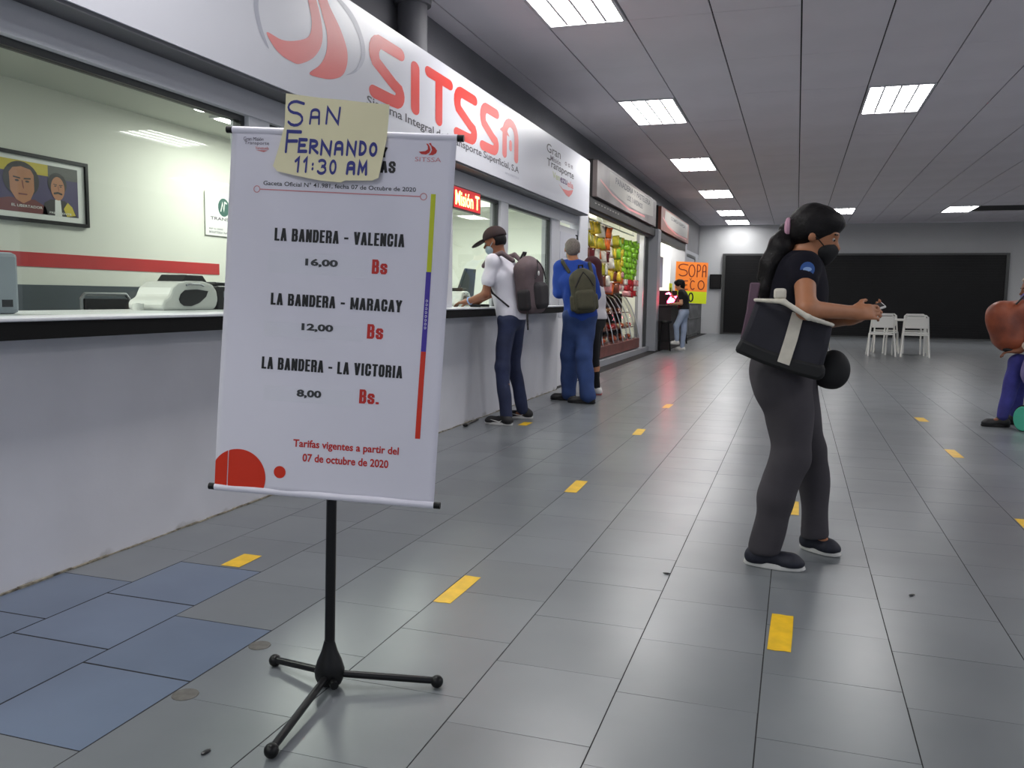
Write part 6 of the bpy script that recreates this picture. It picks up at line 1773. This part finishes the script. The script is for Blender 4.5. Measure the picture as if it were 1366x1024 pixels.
person_body(m3, D, M['skin_tan'], 0.011)
shirt(m3, D, M['greyhoodie'], 0.02, hem=0.9, sleeve=1.7, folds=0.004, name='pale_top', vox=0.011)
trousers(m3, D, M['tee_black'], 0.004, 0.058, 0.045, 0.002, 'leggings', vox=0.011, rt=0.085)
shoe(m3, (-2.15, 9.99), (-2.38, 10.0), 0.0, M['sole_white'], M['pink'], 0.042)
shoe(m3, (-2.20, 10.2), (-2.43, 10.2), 0.0, M['sole_white'], M['pink'], 0.042)
hc = vec(-2.34, 10.1, 1.50); hF = nrm((-0.96, 0.1, -0.2)); hU = nrm((-0.2, 0, 0.97))
sdf_mesh('hood', [ell(hc + hU * 0.025 - hF * 0.02, (0.115, 0.098, 0.115), hF, hU, 0.03), cap(hc - hU * 0.08 - hF * 0.03, vec(-2.29, 10.1, 1.30), 0.085, 0.10, 0.05), cut(hc + hF * 0.065, hF)], M['hood'], m3, 0.010, 0.002, 30)
eyes(m3, hc, hF, hU, 0.93)

# ---------------------------------------------------------------- 5. woman leaning at the bar
m5 = thing('person', 'dark-haired woman in black tee and light jeans leaning on the bar counter', 'person', (0, 0, 0))
E5 = dict(F=(-1, 0, 0), pelvis=(-2.38, 19.45, 0.86), chest=(-2.41, 19.45, 1.16), neck=(-2.44, 19.45, 1.33),
          sh=((-2.44, 19.30, 1.28), (-2.44, 19.60, 1.28)), el=((-2.42, 19.26, 1.05), (-2.5, 19.66, 1.05)), wr=((-2.60, 19.28, 1.045), (-2.66, 19.6, 1.20)),
          hip=((-2.38, 19.37, 0.84), (-2.38, 19.53, 0.84)), kn=((-2.52, 19.35, 0.56), (-2.38, 19.53, 0.45)), an=((-2.50, 19.35, 0.24), (-2.40, 19.53, 0.09)),
          foot=((-2.62, 19.35), (-2.52, 19.53)), girth=0.95, s=0.95,
          hand=(((-0.95, 0.1, 0.0), (0, 0, -1), (0, 1, 0), 0.4), ((-0.3, -0.1, 0.9), (0.9, 0, 0.1), (0, -1, 0), 0.6)),
          head=(-2.49, 19.45, 1.45), hF=(-0.92, -0.1, -0.3), hU=(-0.3, 0, 0.95))
person_body(m5, E5, M['skin_light'], 0.012)
shirt(m5, E5, M['tee_black'], 0.014, hem=0.93, sleeve=0.5, folds=0.003, name='tee', vox=0.012)
trousers(m5, E5, M['jeans_light'], 0.006, 0.066, 0.050, 0.003, 'jeans', vox=0.012, rt=0.095)
shoe(m5, (-2.33, 19.53), (-2.56, 19.53), 0.0, M['sole_white'], M['sole_white'], 0.042)
shoe(m5, (-2.44, 19.35), (-2.66, 19.35), 0.14, M['sole_white'], M['sole_white'], 0.042)
hc = vec(-2.49, 19.45, 1.45); hF = nrm((-0.92, -0.1, -0.3)); hU = nrm((-0.3, 0, 0.95))
sdf_mesh('hair', [ell(hc + hU * 0.035 - hF * 0.02, (0.105, 0.09, 0.095), hF, hU, 0.03), ell(hc - hF * 0.05 - hU * 0.02, (0.065, 0.08, 0.09), hF, hU, 0.03), ell(hc + hF * 0.02 + hU * 0.08, (0.09, 0.08, 0.05), hF, hU, 0.03)], M['hair'], m5, 0.011, 0.003, 50)
eyes(m5, hc, hF, hU, 0.95)
ph = thing('phone', 'dark phone held up by the woman leaning on the bar', 'phone', (-2.70, 19.57, 1.33))
MB().box(-0.006, 0.006, -0.035, 0.035, -0.07, 0.07).build('case', M['black'], ph, bevel=0.003)

# ---------------------------------------------------------------- 6. seated woman at the right edge
m6 = thing('person', 'masked woman in cream headscarf and violet-blue jeans seated at the right edge', 'person', (0, 0, 0))
G6 = dict(F=(-1, 0, 0), pelvis=(2.36, 9.05, 0.58), chest=(2.22, 9.05, 0.92), neck=(2.12, 9.05, 1.12),
          sh=((2.16, 8.89, 1.08), (2.14, 9.21, 1.08)), el=((2.08, 8.82, 0.84), (2.02, 9.27, 0.86)), wr=((1.95, 8.93, 0.72), (1.90, 9.18, 0.82)),
          hip=((2.33, 8.97, 0.57), (2.33, 9.13, 0.57)), kn=((1.955, 8.99, 0.60), (2.04, 9.20, 0.56)), an=((1.865, 8.99, 0.115), (2.02, 9.24, 0.10)),
          foot=((1.76, 8.98), (1.92, 9.24)), girth=0.98,
          hand=(((-0.9, 0.3, -0.1), (0, 0.2, -1), (0, 1, 0), 0.5), ((-0.6, -0.6, 0.2), (-0.5, -0.3, 0), (0, 0, 1), 0.5)),
          head=(2.05, 9.05, 1.275), hF=(-0.95, -0.12, -0.15), hU=(-0.15, 0, 0.98))
person_body(m6, G6, M['skin_brown'], 0.010)
shirt(m6, G6, M['cream'], 0.02, hem=0.5, sleeve=1.6, folds=0.004, name='blouse', vox=0.010)
trousers(m6, G6, M['jeans_violet'], 0.01, 0.078, 0.050, 0.004, 'jeans', vox=0.010, rt=0.10)
shoe(m6, (1.935, 9.0), (1.69, 8.985), 0.0, M['shoe_black'], M['shoe_black'], 0.045)
shoe(m6, (2.09, 9.24), (1.85, 9.24), 0.0, M['shoe_black'], M['shoe_black'], 0.045)
hc = vec(2.05, 9.05, 1.275); hF = nrm((-0.95, -0.12, -0.15)); hU = nrm((-0.15, 0, 0.98)); hL = np.cross(hU, hF)
sdf_mesh('headscarf', [ell(hc + hU * 0.045 - hF * 0.01, (0.115, 0.098, 0.09), hF, hU, 0.03), ell(hc - hF * 0.06, (0.06, 0.08, 0.09), hF, hU, 0.03), cut(hc + hU * 0.035, nrm(-hU + hF * 0.9))], M['cream'], m6, 0.009)
eyes(m6, hc, hF, hU)
sdf_mesh('face_mask', [ell(hc - hU * 0.058 + hF * 0.048, (0.058, 0.062, 0.054), hF, hU, 0.02), cut(hc - hU * 0.01, hU), cut(hc, -hF)], M['masklilac'], m6, 0.008)
t = thing('brown_bag', 'bulging brown leather bag on the lap of the seated woman at the right edge', 'bag', (1.86, 9.0, 0.94))
sdf_mesh('bag_body', [rbox((0.01, 0, 0.0), (0.155, 0.11, 0.22), (1, 0, 0.12), (0.1, 0, 1), 0.10, 0.05), ell((-0.05, 0.0, 0.07), (0.15, 0.11, 0.15), None, None, 0.05), ell((0.03, 0, -0.15), (0.11, 0.10, 0.08), (1, 0, -0.2), None, 0.05), ell((0.10, 0, 0.12), (0.10, 0.10, 0.12), None, None, 0.04)], M['brownbag'], t, 0.010, 0.009, 17)
sdf_mesh('black_hem', [ell((0.01, 0, -0.215), (0.085, 0.09, 0.028), (1, 0, -0.2), None, 0.02)], M['toteblack'], t, 0.008, 0.004, 40)
MB().tube([(0.03, -0.1, 0.2), (0.08, -0.12, 0.27), (0.15, -0.1, 0.33), (0.22, -0.04, 0.36)], 0.008, 8).build('handle', M['dev_dark'], t, smooth=True)
t = thing('lilac_jacket', 'lilac jacket bundle lying on the thigh of the seated woman at the right edge', 'jacket', (2.06, 8.87, 0.56))
sdf_mesh('cloth', [ell((0.0, -0.02, 0.0), (0.10, 0.06, 0.17), (1, 0, -0.2), None, 0.04), ell((0.06, 0.0, 0.12), (0.10, 0.06, 0.08), None, None, 0.04)], M['lilac'], t, 0.010, 0.006, 26)
t = thing('teal_bag', 'teal drum bag with black trim on the floor at the right edge', 'bag', (2.06, 8.80, 0.0), 0.5)
MB().tube([(-0.10, 0, 0.115), (0.22, 0, 0.115)], 0.112, 24).build('bag_body', M['teal'], t, smooth=True, bevel=0.01)
for x in (-0.085, 0.03, 0.2):
    MB().tube([(x, 0.115 * math.cos(2 * PI * i / 24), 0.1175 + 0.115 * math.sin(2 * PI * i / 24)) for i in range(25)], 0.007, 6).build('trim_band', M['toteblack'], t)
MB().tube([(-0.02, -0.03, 0.22), (0.0, -0.03, 0.29), (0.1, -0.03, 0.29), (0.12, -0.03, 0.22)], 0.009, 8).build('handle', M['toteblack'], t, smooth=True)
t = thing('waiting_stool', 'low dark stool under the seated woman just outside the right edge', 'stool', (2.40, 9.05, 0))
MB().box(-0.17, 0.22, -0.22, 0.22, 0.42, 0.465).build('seat', M['dev_dark'], t, bevel=0.01)
for sx in (-0.14, 0.19):
    for sy in (-0.18, 0.18):
        MB().tube([(sx, sy, 0.42), (sx * 1.1, sy * 1.1, 0)], 0.015, 8).build('leg', M['steel'], t)
